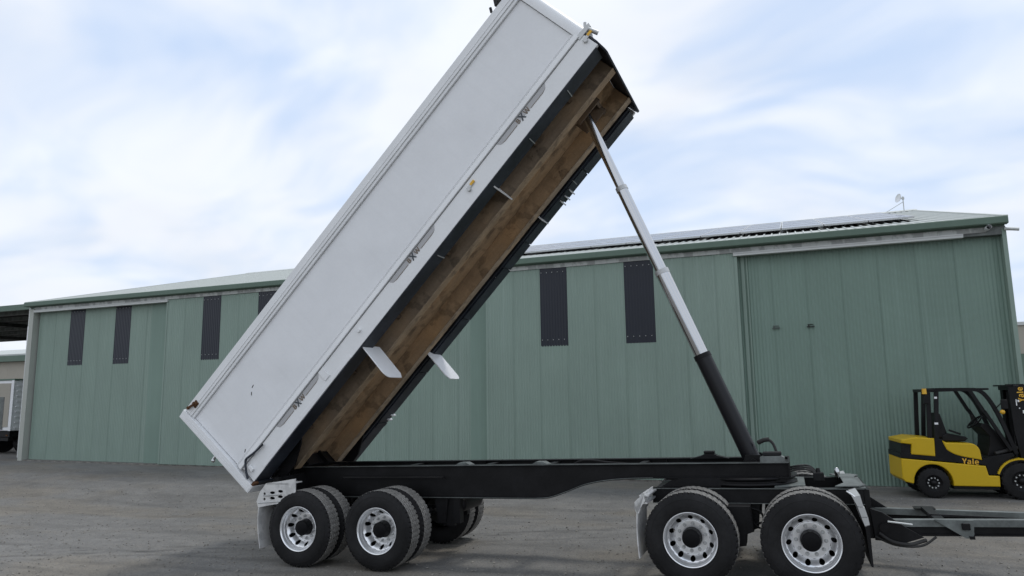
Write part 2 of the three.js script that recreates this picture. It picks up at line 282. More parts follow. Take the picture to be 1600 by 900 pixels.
// gutter, flashing, tracks
part(shed, 'gutter', plate([[0, 0.0], [0.16, 0.0], [0.18, 0.02], [0.18, 0.15], [0.165, 0.165], [0.15, 0.15], [0.15, 0.03], [0.02, 0.03], [0.02, 0.12], [0, 0.12]], 0, XR - XL + 0.16).rotateY(-Math.PI / 2).translate(XR + 0.04, EAVE - 0.02, WZ + 0.02 + 0).scale(1, 1, 1), M.fascia);
const fl = [];
for (let x = XL + 0.25; x < XR - 0.4; x += 1.83) { const e = Math.min(x + 1.826, XR - 0.35); const j = (hash(Math.round(x * 10), 3) - 0.5) * 0.006; part(shed, 'flashing', box(x, e, TOP - 0.005 + j, EAVE - 0.045 + j, WZ + 0.02, WZ + 0.036 + j), M.flashing); }
for (const [a, b] of [[-26.2, -19.55], [-13.05, -7.75], [-1.25, 3.55]]) { part(shed, 'door_track', [box(a, b, TOP - 0.085, TOP - 0.008, WZ - 0.1, WZ + 0.06), box(a, b, TOP - 0.03, TOP - 0.008, WZ + 0.061, WZ + 0.075)], M.galv); }
part(shed, 'eave_trim', box(3.56, XR + 0.015, TOP - 0.07, EAVE - 0.043, WZ - 0.2, WZ + 0.012), M.greyPaint);
part(shed, 'soffit', box(XL, XR, EAVE - 0.04, EAVE - 0.022, WZ - 0.3, WZ + 0.04), M.fascia);
part(shed, 'overflow_pipe', new THREE.CylinderGeometry(0.05, 0.05, 0.25, 18, 1, true).rotateX(Math.PI / 2).translate(4.0, 5.535, WZ + 0.13), M.white);
part(shed, 'spout', tube([[4.32, 5.50, WZ + 0.05], [4.42, 5.48, WZ + 0.1], [4.56, 5.455, WZ + 0.12]], 0.035), M.galv);
// roof: ribbed sheets up to the ridge, both slopes
{
  const L = Math.hypot(RZ - WZ - 0.14, RY - EAVE - 0.1), ang = Math.atan2(RY - EAVE - 0.1, Math.abs(RZ - WZ - 0.14)), W = 0.762, prof = [];
  for (let k = 0; k < 4; k++) { const b = k * W / 4; prof.push([b, 0], [b + 0.14, 0], [b + 0.152, 0.03], [b + 0.178, 0.03]); } prof.push([W, 0]);
  const p = [], uv = [], idx = []; prof.forEach(([x, h]) => { for (let j = 0; j < 2; j++) { p.push(x, h, -L * j); uv.push(x, L * j); } }); for (let i = 0; i < prof.length - 1; i++) { const k = i * 2; idx.push(k, k + 2, k + 1, k + 1, k + 2, k + 3); }
  let g = new THREE.BufferGeometry(); g.setAttribute('position', new THREE.Float32BufferAttribute(p, 3)); g.setAttribute('uv', new THREE.Float32BufferAttribute(uv, 2)); g.setIndex(idx); g = toCreasedNormals(g, 0.3); g = ready(g);
  const n = Math.round((XR - XL + 0.12) / W), sc = (XR - XL + 0.12) / (n * W);
  for (let i = 0; i < n; i++) {
    const m = part(shed, 'roof_sheet', shiftUV(g, i * 3.1, rnd() * 9), M.roof); m.position.set(XL - 0.08 + i * W * sc, EAVE + 0.12, WZ + 0.14); m.rotation.x = ang; m.scale.x = sc;
  }
  const back = part(shed, 'rear_roof_slope', box(XL - 0.1, XR + 0.1, -0.02, 0.01, -L, 0), M.roof); back.position.set(0, RY + 0.02, RZ); back.rotation.x = -ang;
  part(shed, 'ridge_cap', plate([[-0.25, -0.04], [0, 0.05], [0.25, -0.04], [0.25, -0.02], [0, 0.075], [-0.25, -0.02]], XL - 0.12, XR + 0.12).rotateY(Math.PI / 2).translate(0, RY + 0.02, RZ), M.roof);
  for (const x of [XL - 0.09, XR + 0.0]) { const m = part(shed, 'barge_cap', [box(x - 0.04, x + 0.05, -0.13, 0.045, -L, 0.02)], M.roof); m.position.set(0, EAVE + 0.12, WZ + 0.14); m.rotation.x = ang; }
  // solar panels on the near slope
  const pw = 1.0, ph = 1.65, rails = [];
  const glass = std([0.02, 0.025, 0.04], 0.16, 0), fr = std([0.6, 0.61, 0.62], 0.4, 0.6);
  const up = (s, d) => [EAVE + 0.12 + s * Math.sin(ang) + d * Math.cos(ang), WZ + 0.14 - s * Math.cos(ang) + d * Math.sin(ang)];
  const rows = ['lowest', 'second lowest', 'third lowest', 'top'], nth = ['first', 'second', 'third', 'fourth', 'fifth', 'sixth', 'seventh', 'eighth', 'ninth', 'tenth', 'eleventh', 'twelfth'];
  for (let r = 0; r < 4; r++) for (let c = 0; c < 12; c++) {
    const o = thing('solar_panel', `${nth[11 - c]} solar panel from the antenna end in the ${rows[r]} row on the shed roof`, 'solar panel', [0, 0, 0], `solar panels of the ${rows[r]} roof row`);
    const s = 1.9 + r * (ph + 0.03), x = -9.35 + c * (pw + 0.025), [y, z] = up(s, 0.10);
    o.position.set(x, y, z); o.rotation.x = ang;
    part(o, 'glass', box(0.02, pw - 0.02, 0.0, 0.032, -ph + 0.02, -0.02), glass);
    part(o, 'frame', [box(0, pw, -0.01, 0.036, -0.019, 0), box(0, pw, -0.01, 0.036, -ph, -ph + 0.019), box(0, 0.019, -0.01, 0.036, -ph + 0.019, -0.019), box(pw - 0.019, pw, -0.01, 0.036, -ph + 0.019, -0.019)], fr);
    part(o, 'mounting_foot', [box(0.1, 0.14, -0.10, -0.01, -0.4, -0.36), box(0.8, 0.84, -0.10, -0.01, -1.3, -1.26)], M.galv);
  }
}
{ // antenna on the ridge
  const a = thing('roof_antenna', 'small white dish antenna on a stayed pole at the shed ridge', 'antenna', [3.95, RY + 0.05, RZ + 0.3]); a.scale.setScalar(0.68);
  part(a, 'pole', rod([0.1, -0.12, 0], [0.1, 0.72, 0], 0.025), M.galv); part(a, 'stay', rod([-0.75, -0.08, 0.1], [0.1, 0.42, 0], 0.016), M.galv);
  part(a, 'dish', lathe([[0, 0], [0.1, 0.015], [0.2, 0.06], [0.24, 0.1], [0.23, 0.1], [0.19, 0.05], [0.1, 0.005], [0, -0.01]], 24).rotateZ(Math.PI / 2 - 0.2).rotateY(0.5).translate(-0.05, 0.62, 0), M.white);
  part(a, 'bracket', [rod([0.1, 0.62, 0], [-0.05, 0.6, 0], 0.02), box(0.04, 0.16, 0.55, 0.68, -0.04, 0.04)], M.galv);
}

// ---------------------------------------------------------------- tipper trailer
const T = thing('tipper_trailer', 'four axle dog trailer with white tipping bin raised on a chrome ram', 'trailer', [-6.593, -0.165, -8.364]);
T.rotation.order = 'YXZ'; T.rotation.set(0, 0.0139, 0.0308);
const ZC = -1.22, WX = [0, 1.267, 5.364, 6.632];
{ // wheels: local frame has the outer flange plane at z = 0, wheel centre at the origin
  const segs = 192, prof = [[0.285, -0.028], [0.30, -0.004], [0.33, 0.008], [0.375, 0.014], [0.42, 0.012], [0.455, 0.002], [0.478, -0.010], [0.492, -0.018]];
  const full = [...prof, ...prof.slice().reverse().map(([r, z]) => [r, -0.28 - z])];
  function revolve(pr, mod) {
    const p = [], idx = [], n = pr.length; for (let j = 0; j <= segs; j++) { const a = 2 * Math.PI * j / segs; pr.forEach(([r, z, d = 0], i) => { const R = r - (mod ? mod(i, j % segs, d, z) : 0); p.push(R * Math.cos(a), R * Math.sin(a), z); }); }
    for (let j = 0; j < segs; j++) for (let i = 0; i < n - 1; i++) { const k = j * n + i; idx.push(k, k + n, k + 1, k + 1, k + n, k + n + 1); }
    const g = new THREE.BufferGeometry(); g.setAttribute('position', new THREE.Float32BufferAttribute(p, 3)); g.setIndex(idx); g.computeVertexNormals(); return g;
  }
  const side = g => boxUV(clean(g));
  const ringDetail = revolve([[0.335, 0.0085], [0.338, 0.0125], [0.342, 0.0095]]), ring2 = revolve([[0.44, 0.006], [0.445, 0.0095], [0.45, 0.004]]);
  const wallOut = revolve(prof), wallIn = revolve(full.slice(prof.length));
  const lug = (i, j, d, z) => { const ph = (j + (z > -0.14 ? 0 : 2)) % 4; return d && ph === 0 ? d : 0; };
  const sh1 = [[0.486, -0.0165, 0.010], [0.506, -0.0235, 0.018], [0.5185, -0.034, 0.018]], sh2 = sh1.slice().reverse().map(([r, z, d]) => [r, -0.28 - z, d]);
  const shoulders = [sh1, sh2].map(p => toCreasedNormals(revolve(p, lug), 0.7));
  const tyreG = ready(merge([wallOut, wallIn, ringDetail, ring2, ...shoulders]));
  const tp = [[0.5185, -0.034, 0.018], [0.5205, -0.040, 0.016], [0.5205, -0.058, 0.012], [0.5205, -0.064], [0.506, -0.066], [0.506, -0.074], [0.521, -0.076], [0.521, -0.106], [0.507, -0.108], [0.507, -0.118], [0.5215, -0.12], [0.5215, -0.16], [0.507, -0.162], [0.507, -0.172], [0.521, -0.174], [0.521, -0.204], [0.506, -0.206], [0.506, -0.214], [0.5205, -0.216], [0.5205, -0.222, 0.012], [0.5205, -0.240, 0.016], [0.5185, -0.246, 0.018]];
  const treadG = ready(merge(toCreasedNormals(revolve(tp, (i, j, d, z) => lug(i, j, d, z) || (d === 0 && tp[i][0] > 0.515 && j % 4 === 1 ? 0.008 : 0)), 0.7)));
  // rim barrel and dished disc with ten hand holes
  const lz = (pts, s = 72) => lathe(pts, s).rotateX(Math.PI / 2);   // profile [r, z]: y -> z
  const barrel = lz([[0.288, -0.05], [0.297, -0.012], [0.3035, 0.000], [0.3035, 0.006], [0.298, 0.009], [0.290, 0.002], [0.283, -0.014], [0.279, -0.040], [0.273, -0.048], [0.268, -0.060], [0.262, -0.088]]);
  const zAt = r => { const t = (0.262 - r) / (0.262 - 0.196); return -0.088 - 0.10 * (t * t * 0.55 + t * 0.45); };
  const cone = (() => {
    const p = [], idx = [], NR = 32, MR = 4, hr = 0.0285, rc = 0.229, sec = Math.PI / 5;
    for (let s = 0; s < 10; s++) {
      const a0 = s * sec + 0.2, base = p.length / 3;
      for (let i = 0; i <= NR; i++) {
        const th = 2 * Math.PI * i / NR, cx = Math.cos(th), cy = Math.sin(th), hw = sec / 2 * rc, hh = 0.033;
        const tmax = Math.min(hw / Math.max(Math.abs(cx), 1e-6), hh / Math.max(Math.abs(cy), 1e-6));
        for (let k = -1; k <= MR; k++) { const t = k < 0 ? hr : hr + (tmax - hr) * k / MR, r = rc + t * cy, a = a0 + t * cx / rc; const z = zAt(clamp(r, 0.196, 0.262)) - (k < 0 ? 0.02 : 0); p.push(r * Math.cos(a), r * Math.sin(a), z); }
      }
      const n = MR + 2; for (let i = 0; i < NR; i++) for (let k = 0; k < n - 1; k++) { const q = base + i * n + k; idx.push(q, q + 1, q + n, q + 1, q + n + 1, q + n); }
    }
    const g = new THREE.BufferGeometry(); g.setAttribute('position', new THREE.Float32BufferAttribute(p, 3)); g.setIndex(idx); return toCreasedNormals(g, 0.5);
  })();
  const disc = lz([[0.196, -0.188], [0.190, -0.182], [0.184, -0.1815], [0.118, -0.1815], [0.112, -0.188], [0.100, -0.188]]);
  const innerBarrel = lz([[0.262, -0.088], [0.255, -0.2], [0.262, -0.27], [0.29, -0.285], [0.29, -0.33], [0.262, -0.35], [0.255, -0.5], [0.29, -0.60], [0.303, -0.61]]);
  const rimG = ready(merge([barrel, cone, disc])), innerG = ready(merge(innerBarrel));
  const nuts = []; for (let k = 0; k < 10; k++) { const a = k * Math.PI / 5 + 0.1, x = 0.152 * Math.cos(a), y = 0.152 * Math.sin(a); nuts.push(rod([x, y, -0.183], [x, y, -0.176], 0.022, 0.021, 16), rod([x, y, -0.178], [x, y, -0.152], 0.0155, 0.0145, 6), rod([x, y, -0.153], [x, y, -0.137], 0.009, 0.008, 8)); }
  const nutG = ready(merge(nuts));
  const hubG = ready(merge([lz([[0.112, -0.20], [0.108, -0.17], [0.104, -0.12], [0.102, -0.075], [0.096, -0.066], [0.055, -0.062], [0.05, -0.055], [0, -0.055]], 36), rod([0, 0, -0.35], [0, 0, -0.2], 0.16, 0.16, 30)]));
  const drumG = ready(merge([rod([0, 0, -0.62], [0, 0, -0.36], 0.205, 0.205, 36)]));
  for (const f of [0, 1]) WX.forEach((x, i) => {
    const w = sub(T, 'wheel'); w.position.set(x, 0.52, f ? 2 * ZC : 0); w.rotation.set(0, f ? Math.PI : 0, 0); w.userData.label = ['rearmost dual wheel', 'dual wheel of the second rear axle', 'dual wheel of the rear dolly axle', 'foremost dual wheel'][i] + (f ? ' on the side away from the camera' : '');
    const spin = [0.3, 0.75, 0.1, 0.5][i] + f;
    for (const z of [0, -0.34]) { const t = part(w, 'tyre', tyreG, M.rubber); t.position.z = z; t.rotation.z = spin + z; const tr = part(w, 'tread', treadG, M.tread); tr.position.z = z; tr.rotation.z = spin * 2 + z; }
    part(w, 'rim', rimG, M.alloy).rotation.z = spin; part(w, 'inner_rim', innerG, M.black); part(w, 'wheel_nuts', nutG, M.alloyDull).rotation.z = spin; part(w, 'hub', hubG, M.hubBlack); part(w, 'brake_drum', drumG, M.blackDust);
  });
  for (const x of WX) part(T, 'axle', rod([x, 0.52, -0.4], [x, 0.52, 2 * ZC + 0.4], 0.065), M.black);
}
// chassis rails: deep at the rear, swept up to a slim neck in front
const curve = []; { const c = new THREE.CatmullRomCurve3([V(3.25, 0.855, 0), V(3.45, 0.868, 0), V(3.70, 0.945, 0), V(3.95, 1.035, 0), V(4.25, 1.09, 0), V(4.55, 1.112, 0), V(4.85, 1.12, 0)]); for (const q of c.getPoints(30)) curve.push([q.x, q.y]); }
const lower = [[-0.5, 0.855], ...curve, [6.47, 1.122]], frame = sub(T, 'chassis');
function rail(zo, dir) {   // zo = outer flange edge
  const fw = 0.13, web = zo - dir * 0.058;
  part(frame, 'chassis_rail', [plate([...lower, [6.47, 1.275], [-0.5, 1.275]], web - 0.006, web + 0.006),
    box(-0.5, 6.48, 1.275, 1.29, zo, zo - dir * fw, 0.003),
    plate([...lower, ...lower.slice().reverse().map(([x, y]) => [x, y - 0.016])], zo, zo - dir * fw),
    ...[-0.3, 2.2, 3.1, 4.9].map(x => box(x, x + 0.012, x < 3.4 ? 0.86 : 1.125, 1.274, web - dir * 0.006, web - dir * 0.06))], M.black);
}
rail(-0.78, 1); rail(-1.66, -1);
part(frame, 'edge_highlight', [plate([...lower.slice(0, -1), ...lower.slice(0, -1).reverse().map(([x, y]) => [x, y - 0.007])], -0.778, -0.774), box(-0.5, 6.48, 1.284, 1.291, -0.778, -0.774)], M.greyPaint);  // thin grey strips stand for light catching the flange edges
part(frame, 'rail_ledge', [box(0.28, 1.92, 1.125, 1.142, -0.70, -0.775, 0.004)], M.black);
part(frame, 'rail_ledge_edge', box(0.27, 1.93, 1.137, 1.145, -0.698, -0.705, 0.002), M.blackDust);
for (const x of [-0.45, 1.1, 2.35, 3.3, 4.6, 6.38]) part(frame, 'cross_member', box(x, x + 0.09, x > 3.5 ? 1.13 : 0.95, 1.262, -0.845, -1.595, 0.006), M.black);
for (const x of [2.15, 3.30]) part(frame, 'rest_pad', plate([[x - 0.12, 1.28], [x + 0.14, 1.28], [x + 0.06, 1.322], [x - 0.04, 1.322]], -0.85, -1.0), M.greyPaint);
part(frame, 'air_hose', tube([[3.75, 1.27, -1.0], [3.85, 1.315, -1.0], [4.0, 1.318, -1.02], [4.2, 1.29, -1.05], [4.6, 1.25, -1.1]], 0.012), M.rubber);
part(frame, 'hose_support', [plate([[5.25, 1.29], [5.75, 1.29], [5.60, 1.325], [5.56, 1.35], [5.44, 1.35], [5.40, 1.325]], -1.4, -1.55), box(5.43, 5.57, 1.35, 1.385, -1.42, -1.53, 0.01)], M.black);
part(frame, 'ram_cradle', [box(5.82, 6.42, 1.12, 1.18, -0.85, -1.59), plate([[5.92, 1.18], [6.22, 1.18], [6.16, 1.36], [5.98, 1.36]], -1.02, -1.05), plate([[5.92, 1.18], [6.22, 1.18], [6.16, 1.36], [5.98, 1.36]], -1.40, -1.43), rod([6.07, 1.27, -0.98], [6.07, 1.27, -1.46], 0.045)], M.black);
part(frame, 'front_stop', [plate([[6.16, 1.28], [6.44, 1.28], [6.44, 1.345], [6.40, 1.365], [6.20, 1.365], [6.16, 1.345]], -0.78, -0.95)], M.greyPaint);
part(frame, 'stop_pad', box(6.19, 6.41, 1.366, 1.41, -0.80, -0.94, 0.015), M.rubber);
part(frame, 'front_plate', box(6.47, 6.49, 1.12, 1.29, -0.78, -1.66), M.black);
part(frame, 'rear_hinge', [plate([[-0.78, 1.02], [-0.45, 0.88], [-0.2, 0.88], [-0.2, 1.27], [-0.55, 1.27], [-0.8, 1.2]], -0.83, -0.93), plate([[-0.78, 1.02], [-0.45, 0.88], [-0.2, 0.88], [-0.2, 1.27], [-0.55, 1.27], [-0.8, 1.2]], -1.51, -1.61), rod([-0.66, 1.11, -0.5], [-0.66, 1.11, -1.94], 0.045), box(-0.6, -0.5, 0.8, 1.2, -0.2, -2.24)], M.black);
{ // suspensions
  const sus = sub(T, 'rear_suspension');
  part(sus, 'hanger', [[-0.42, 0.85], [0.53, 0.85], [1.72, 0.85]].flatMap(([x, y]) => [-0.86, -1.58].map(z => plate([[x, y], [x + 0.22, y], [x + 0.17, 0.50], [x + 0.05, 0.50]], z - 0.05, z + 0.05))), M.black);
  part(sus, 'leaf_spring', [0, 1.267].flatMap(x => [-0.86, -1.58].flatMap(z => [0, 1, 2].map(k => tube([[x - 0.52 + k * 0.09, 0.66 + k * 0.004, z], [x, 0.585 - k * 0.0 + k * 0.018, z], [x + 0.52 - k * 0.09, 0.66 + k * 0.004, z]], 0.014, 16, 6).scale(1, 1, 1)))), M.black);
  part(sus, 'air_tank', lathe([[0, -0.33], [0.08, -0.32], [0.115, -0.28], [0.115, 0.28], [0.08, 0.32], [0, 0.33]], 24).rotateX(Math.PI / 2).translate(2.05, 0.74, -1.22), M.black);
  part(sus, 'brake_chamber', [0, 1.267].flatMap(x => [-0.72, -1.72].map(z => rod([x + 0.17, 0.60, z], [x + 0.32, 0.66, z], 0.08, 0.08, 18))), M.black);
  part(sus, 'side_post', [box(2.02, 2.12, 0.50, 0.85, -0.80, -0.92), box(1.84, 2.02, 0.46, 0.85, -0.84, -0.90)], M.black);
}
const dolly = sub(T, 'dolly');
part(dolly, 'dolly_frame', [
  ...[[-0.62, -0.72], [-1.72, -1.82]].flatMap(([a, b]) => [box(4.86, 7.24, 0.835, 1.0, a, b, 0.006), box(4.84, 7.24, 0.995, 1.008, a + 0.012, b - 0.012)]),
  ...[4.86, 5.55, 6.4, 7.14].map(x => box(x, x + 0.1, 0.85, 0.985, -0.72, -1.72)), box(7.24, 7.30, 0.47, 1.0, -0.62, -1.82, 0.006), plate([[6.55, 0.836], [7.24, 0.836], [7.24, 0.48], [7.1, 0.48]], -0.66, -0.70)], M.black);
part(dolly, 'frame_edge', [box(4.84, 7.25, 1.001, 1.010, -0.606, -0.613), box(4.86, 7.24, 0.832, 0.840, -0.614, -0.62)], M.greyPaint);
part(dolly, 'deck_plate', [plate([[7.14, 1.010], [7.27, 1.010], [7.27, 1.022], [7.14, 1.022]], -0.6, -1.84), plate([[6.30, 0.6], [6.58, 0.78], [6.64, 0.78], [6.64, 1.66], [6.58, 1.66], [6.30, 1.84]], 0, 0.012).rotateX(-Math.PI / 2).translate(0, 1.012, 0), plate([[6.95, 0.6], [7.06, 0.9], [7.06, 1.5], [6.95, 1.85], [7.2, 1.85], [7.28, 1.72], [7.22, 1.55], [7.22, 0.9], [7.28, 0.75], [7.2, 0.6]], 0, 0.012).rotateX(-Math.PI / 2).translate(0, 1.03, 0)], M.greyPaint);
part(dolly, 'turntable', [lathe([[0.38, 0], [0.56, 0], [0.56, 0.04], [0.53, 0.045], [0.53, 0.075], [0.56, 0.08], [0.56, 0.112], [0.38, 0.112], [0.38, 0]], 60).translate(6.0, 1.008, ZC), plate([[4.95, 1.009], [5.75, 1.009], [5.75, 1.115], [5.2, 1.115], [5.15, 1.095], [5.1, 1.095]], -0.76, -0.80), box(5.3, 6.45, 1.06, 1.118, -0.80, -1.64)], M.black);
part(dolly, 'turntable_bolts', Array.from({ length: 24 }, (_, i) => { const a = i * Math.PI / 12; return rod([6.0 + 0.5 * Math.cos(a), 1.006, ZC + 0.5 * Math.sin(a)], [6.0 + 0.5 * Math.cos(a), 1.024, ZC + 0.5 * Math.sin(a)], 0.016, 0.016, 6); }), M.galv);
part(dolly, 'hose_coil', [0, 1, 2, 3, 4].map(k => tube([[6.45, 1.15 + k * 0.012, -1.0 - k * 0.02], [6.6, 1.19 + k * 0.01 - 0.02 * (k % 2), -1.02], [6.72, 1.16 + k * 0.012, -1.06 - k * 0.02], [6.83, 1.08, -1.1 - k * 0.03]], 0.011, 20, 6)), M.blackDust);
part(dolly, 'coupling_block', [box(6.74, 6.86, 1.05, 1.15, -0.95, -1.05, 0.01), rod([6.8, 1.15, -1], [6.8, 1.2, -1], 0.03, 0.02)], M.black);
part(dolly, 'hose_bracket', [rod([7.02, 1.03, -1.3], [7.03, 1.13, -1.28], 0.014), new THREE.SphereGeometry(0.045, 14, 10).scale(0.7, 1.25, 0.7).translate(7.02, 1.12, -1.28)], M.chrome);
part(dolly, 'suspension', [[4.95, 0.85], [5.88, 0.85], [6.82, 0.85]].flatMap(([x, y]) => [-0.70, -1.74].map(z => plate([[x, y], [x + 0.24, y], [x + 0.2, 0.55], [x + 0.03, 0.48]], z - 0.04, z + 0.04))).concat([5.364, 6.632].flatMap(x => [-0.70, -1.74].map(z => tube([[x - 0.5, 0.66, z], [x, 0.60, z], [x + 0.5, 0.66, z]], 0.03, 14, 6)))), M.black);
part(dolly, 'hanging_box', plate([[5.62, 0.84], [6.02, 0.84], [6.04, 0.56], [5.96, 0.53], [5.94, 0.40], [5.78, 0.38], [5.62, 0.42]], -0.36, -0.58, 0.006), M.black);
part(dolly, 'air_hose', [tube([[6.02, 0.78, -0.62], [6.12, 0.74, -0.6], [6.14, 0.64, -0.6], [6.05, 0.60, -0.6]], 0.012), tube([[6.0, 0.66, -0.58], [6.08, 0.57, -0.58], [6.2, 0.56, -0.6], [6.3, 0.6, -0.7]], 0.012)], M.rubber);
{ // mudguards: [x of top, x of bottom, bracket]
  const flapShape = (w, h) => { const s = new THREE.Shape(); s.moveTo(0, h); s.lineTo(0, 0.05); s.quadraticCurveTo(0, 0, 0.05, 0); s.lineTo(w - 0.05, 0); s.quadraticCurveTo(w, 0, w, 0.05); s.lineTo(w, h); s.closePath(); return s; };
  const bent = (w, h, t, amp) => { const n = 14, p = []; for (let i = 0; i <= n; i++) p.push([amp * Math.sin(Math.PI * i / n) + t, h * i / n]); for (let i = n; i >= 0; i--) p.push([amp * Math.sin(Math.PI * i / n), h * i / n]); return plate(p, 0, -w); };
  for (const f of [0, 1]) {
    const z0 = f ? 2 * ZC + 0.62 : 0.0, side = f ? ' far' : ' near';
    let g = sub(T, 'rear_mudguard'); g.position.set(-0.66, 0, z0);
    part(g, 'mudflap', bent(0.6, 0.56, 0.012, -0.022).rotateZ(0.06).translate(0.0, 0.24, 0), M.dullWhite);
    const s = new THREE.Shape([[-0.05, 0.80], [0.60, 0.90], [0.60, 1.20], [0.08, 1.13], [-0.02, 1.02], [-0.08, 0.88]].map(p => new THREE.Vector2(...p)));
    for (const [hx, hy] of [[0.06, 0.99], [0.06, 0.915], [0.20, 1.005], [0.20, 0.93], [0.34, 1.025], [0.34, 0.95]]) { const h = new THREE.Path(); h.absellipse(hx, hy, hx < 0.1 ? 0.022 : 0.045, 0.020, 0, Math.PI * 2); s.holes.push(h); }
    part(g, 'lamp_bracket', [plate(s, -0.02, -0.032).rotateY(0), box(0.08, 0.5, 1.12, 1.135, -0.02, -0.3)], M.dullWhite);
    part(g, 'bracket_tie', [rod([0.05, 0.965, -0.01], [0.36, 0.985, -0.01], 0.008), rod([-0.05, 0.86, -0.028], [0.55, 0.9, -0.028], 0.014), box(-0.06, 0.0, 0.80, 0.88, -0.03, -0.6)], M.alloyDull);
    part(g, 'lamp_lens', [box(0.02, 0.42, 0.90, 1.05, -0.06, -0.10)], M.black);
    g = sub(dolly, 'dolly_mudflap'); g.position.set(4.78, 0, z0);
    part(g, 'rubber_flap', [bent(0.6, 0.50, 0.012, -0.012).rotateZ(-0.01).translate(-0.012, 0.30, 0), plate([[0, 0.80], [0.02, 0.80], [0.10, 1.03], [0.085, 1.03], [-0.02, 0.92], [-0.03, 0.86]], 0, -0.6), plate([[0.0, 0.79], [-0.03, 0.86], [-0.02, 0.93], [0.09, 1.03], [0.10, 0.94], [0.04, 0.86]], -0.0, -0.012)], M.dullWhite);
    part(g, 'flap_arm', [box(0.03, 0.12, 0.90, 0.92, -0.05, -0.6), box(0.03, 0.14, 0.985, 1.0, -0.05, -0.6)], M.alloy);
    g = sub(dolly, 'front_mudguard'); g.position.set(7.10, 0, z0);
    part(g, 'guard_plate', [[[-0.02, 1.0], [0.055, 1.02], [0.075, 0.90], [0.02, 0.905]], [[0.02, 0.90], [0.085, 0.895], [0.105, 0.80], [0.045, 0.80]], [[0.045, 0.795], [0.107, 0.795], [0.115, 0.72], [0.07, 0.70]]].map(p => plate(p, 0, -0.60)), M.alloyDull);
    part(g, 'rubber_flap', [plate([[0.07, 0.71], [0.112, 0.72], [0.105, 0.30], [0.085, 0.30]], -0.0, -0.6)], M.black);
    part(g, 'guard_rod', rod([-0.07, 1.06, -0.02], [0.02, 0.99, -0.02], 0.009), M.alloy);
  }
}
{ // drawbar
  const d = sub(T, 'drawbar');
  for (const [z, k, y] of [[-0.66, 1, 0.636], [-1.78, -1, 0.600]]) {
    part(d, 'upper_rail', bar([7.30, y, z], [10.4, y - 0.02, ZC + 0.16 * k], 0.10, 0.072), M.greyPaint);
    part(d, 'rail_web', bar([7.5, y - 0.08, z - 0.02 * k], [10.4, y - 0.10, ZC + 0.14 * k], 0.025, 0.09), M.black);
    part(d, 'lower_rail', bar([7.6, y - 0.125, z - 0.01 * k], [10.4, y - 0.145, ZC + 0.15 * k], 0.08, 0.018), M.black);
  }
  for (const z of [-0.58, -1.76]) part(d, 'pivot_plate', [plate([[7.28, 0.80], [7.40, 0.76], [7.62, 0.60], [7.78, 0.50], [7.6, 0.44], [7.3, 0.46]], z, z - 0.035, 0.004), rod([7.40, 0.60, z + 0.03], [7.40, 0.60, z - 0.09], 0.05)], M.black);
  part(d, 'safety_chain', [tube([[7.34, 0.54, -0.56], [7.45, 0.46, -0.54], [7.62, 0.43, -0.55], [7.8, 0.47, -0.6]], 0.02), tube([[7.3, 0.5, -0.57], [7.5, 0.42, -0.55], [7.75, 0.42, -0.56], [7.9, 0.5, -0.62]], 0.013)], M.blackDust);
  part(d, 'chain_hook', rod([7.44, 0.665, -0.56], [7.68, 0.635, -0.57], 0.010), M.galv);
  part(d, 'gusset_plate', plate([[7.90, 0.680], [8.28, 0.672], [8.27, 0.53], [8.25, 0.49], [8.19, 0.485]], -0.665, -0.69), M.greyPaint);
  part(d, 'cross_brace', [bar([7.98, 0.645, -0.80], [7.98, 0.645, -1.66], 0.10, 0.05), box(7.86, 8.08, 0.640, 0.652, -1.60, -1.80)], M.black);
  part(d, 'brace_block', [box(8.16, 8.24, 0.575, 0.645, -0.64, -0.665, 0.008), box(8.22, 8.27, 0.48, 0.51, -0.64, -0.665)], M.black);
  part(d, 'tow_eye', [new THREE.TorusGeometry(0.09, 0.03, 10, 24).rotateX(Math.PI / 2).translate(10.62, 0.49, ZC), box(10.3, 10.55, 0.44, 0.55, ZC - 0.2, ZC + 0.2, 0.01)], M.black);
  part(d, 'rest_bar', [bar([7.9, 0.675, -1.0], [10.2, 0.56, ZC], 0.02, 0.02)], M.rubber);
}
{ // hoist ram
  const r = sub(T, 'hoist_ram'), A = V(6.085, 1.20, ZC), B = V(4.10, 6.46, ZC), at = t => { const q = A.clone().lerp(B, t); return [q.x, q.y, q.z]; };
  const tOf = y => (y - A.y) / (B.y - A.y);
  const st = [[1.20, 2.66, 0.109, M.blackGloss, 'cylinder'], [2.60, 3.84, 0.095, M.chrome, 'ram_stage'], [3.78, 5.10, 0.080, M.chrome, 'ram_stage'], [5.05, 6.46, 0.066, M.chrome, 'ram_stage']];
  for (const [y0, y1, rad, m, n] of st) { part(r, n, rod(at(tOf(y0)), at(tOf(y1)), rad, rad, 40), m); part(r, 'gland', rod(at(tOf(y1 - 0.06)), at(tOf(y1)), rad + 0.006, rad + 0.004, 40), n === 'cylinder' ? M.black : M.alloyDull); }
  part(r, 'top_eye', [rod([B.x, B.y, ZC - 0.2], [B.x, B.y, ZC + 0.2], 0.06), new THREE.SphereGeometry(0.1, 20, 14).translate(B.x, B.y, B.z)], M.black);
  part(r, 'hydraulic_hose', [tube([[6.14, 1.50, ZC + 0.06], [6.22, 1.535, ZC + 0.09], [6.275, 1.54, ZC + 0.1]], 0.028, 12), tube([[6.26, 1.545, ZC + 0.1], [6.31, 1.50, ZC + 0.1], [6.35, 1.38, ZC + 0.1], [6.37, 1.22, ZC + 0.08]], 0.017)], M.blackDust);
}
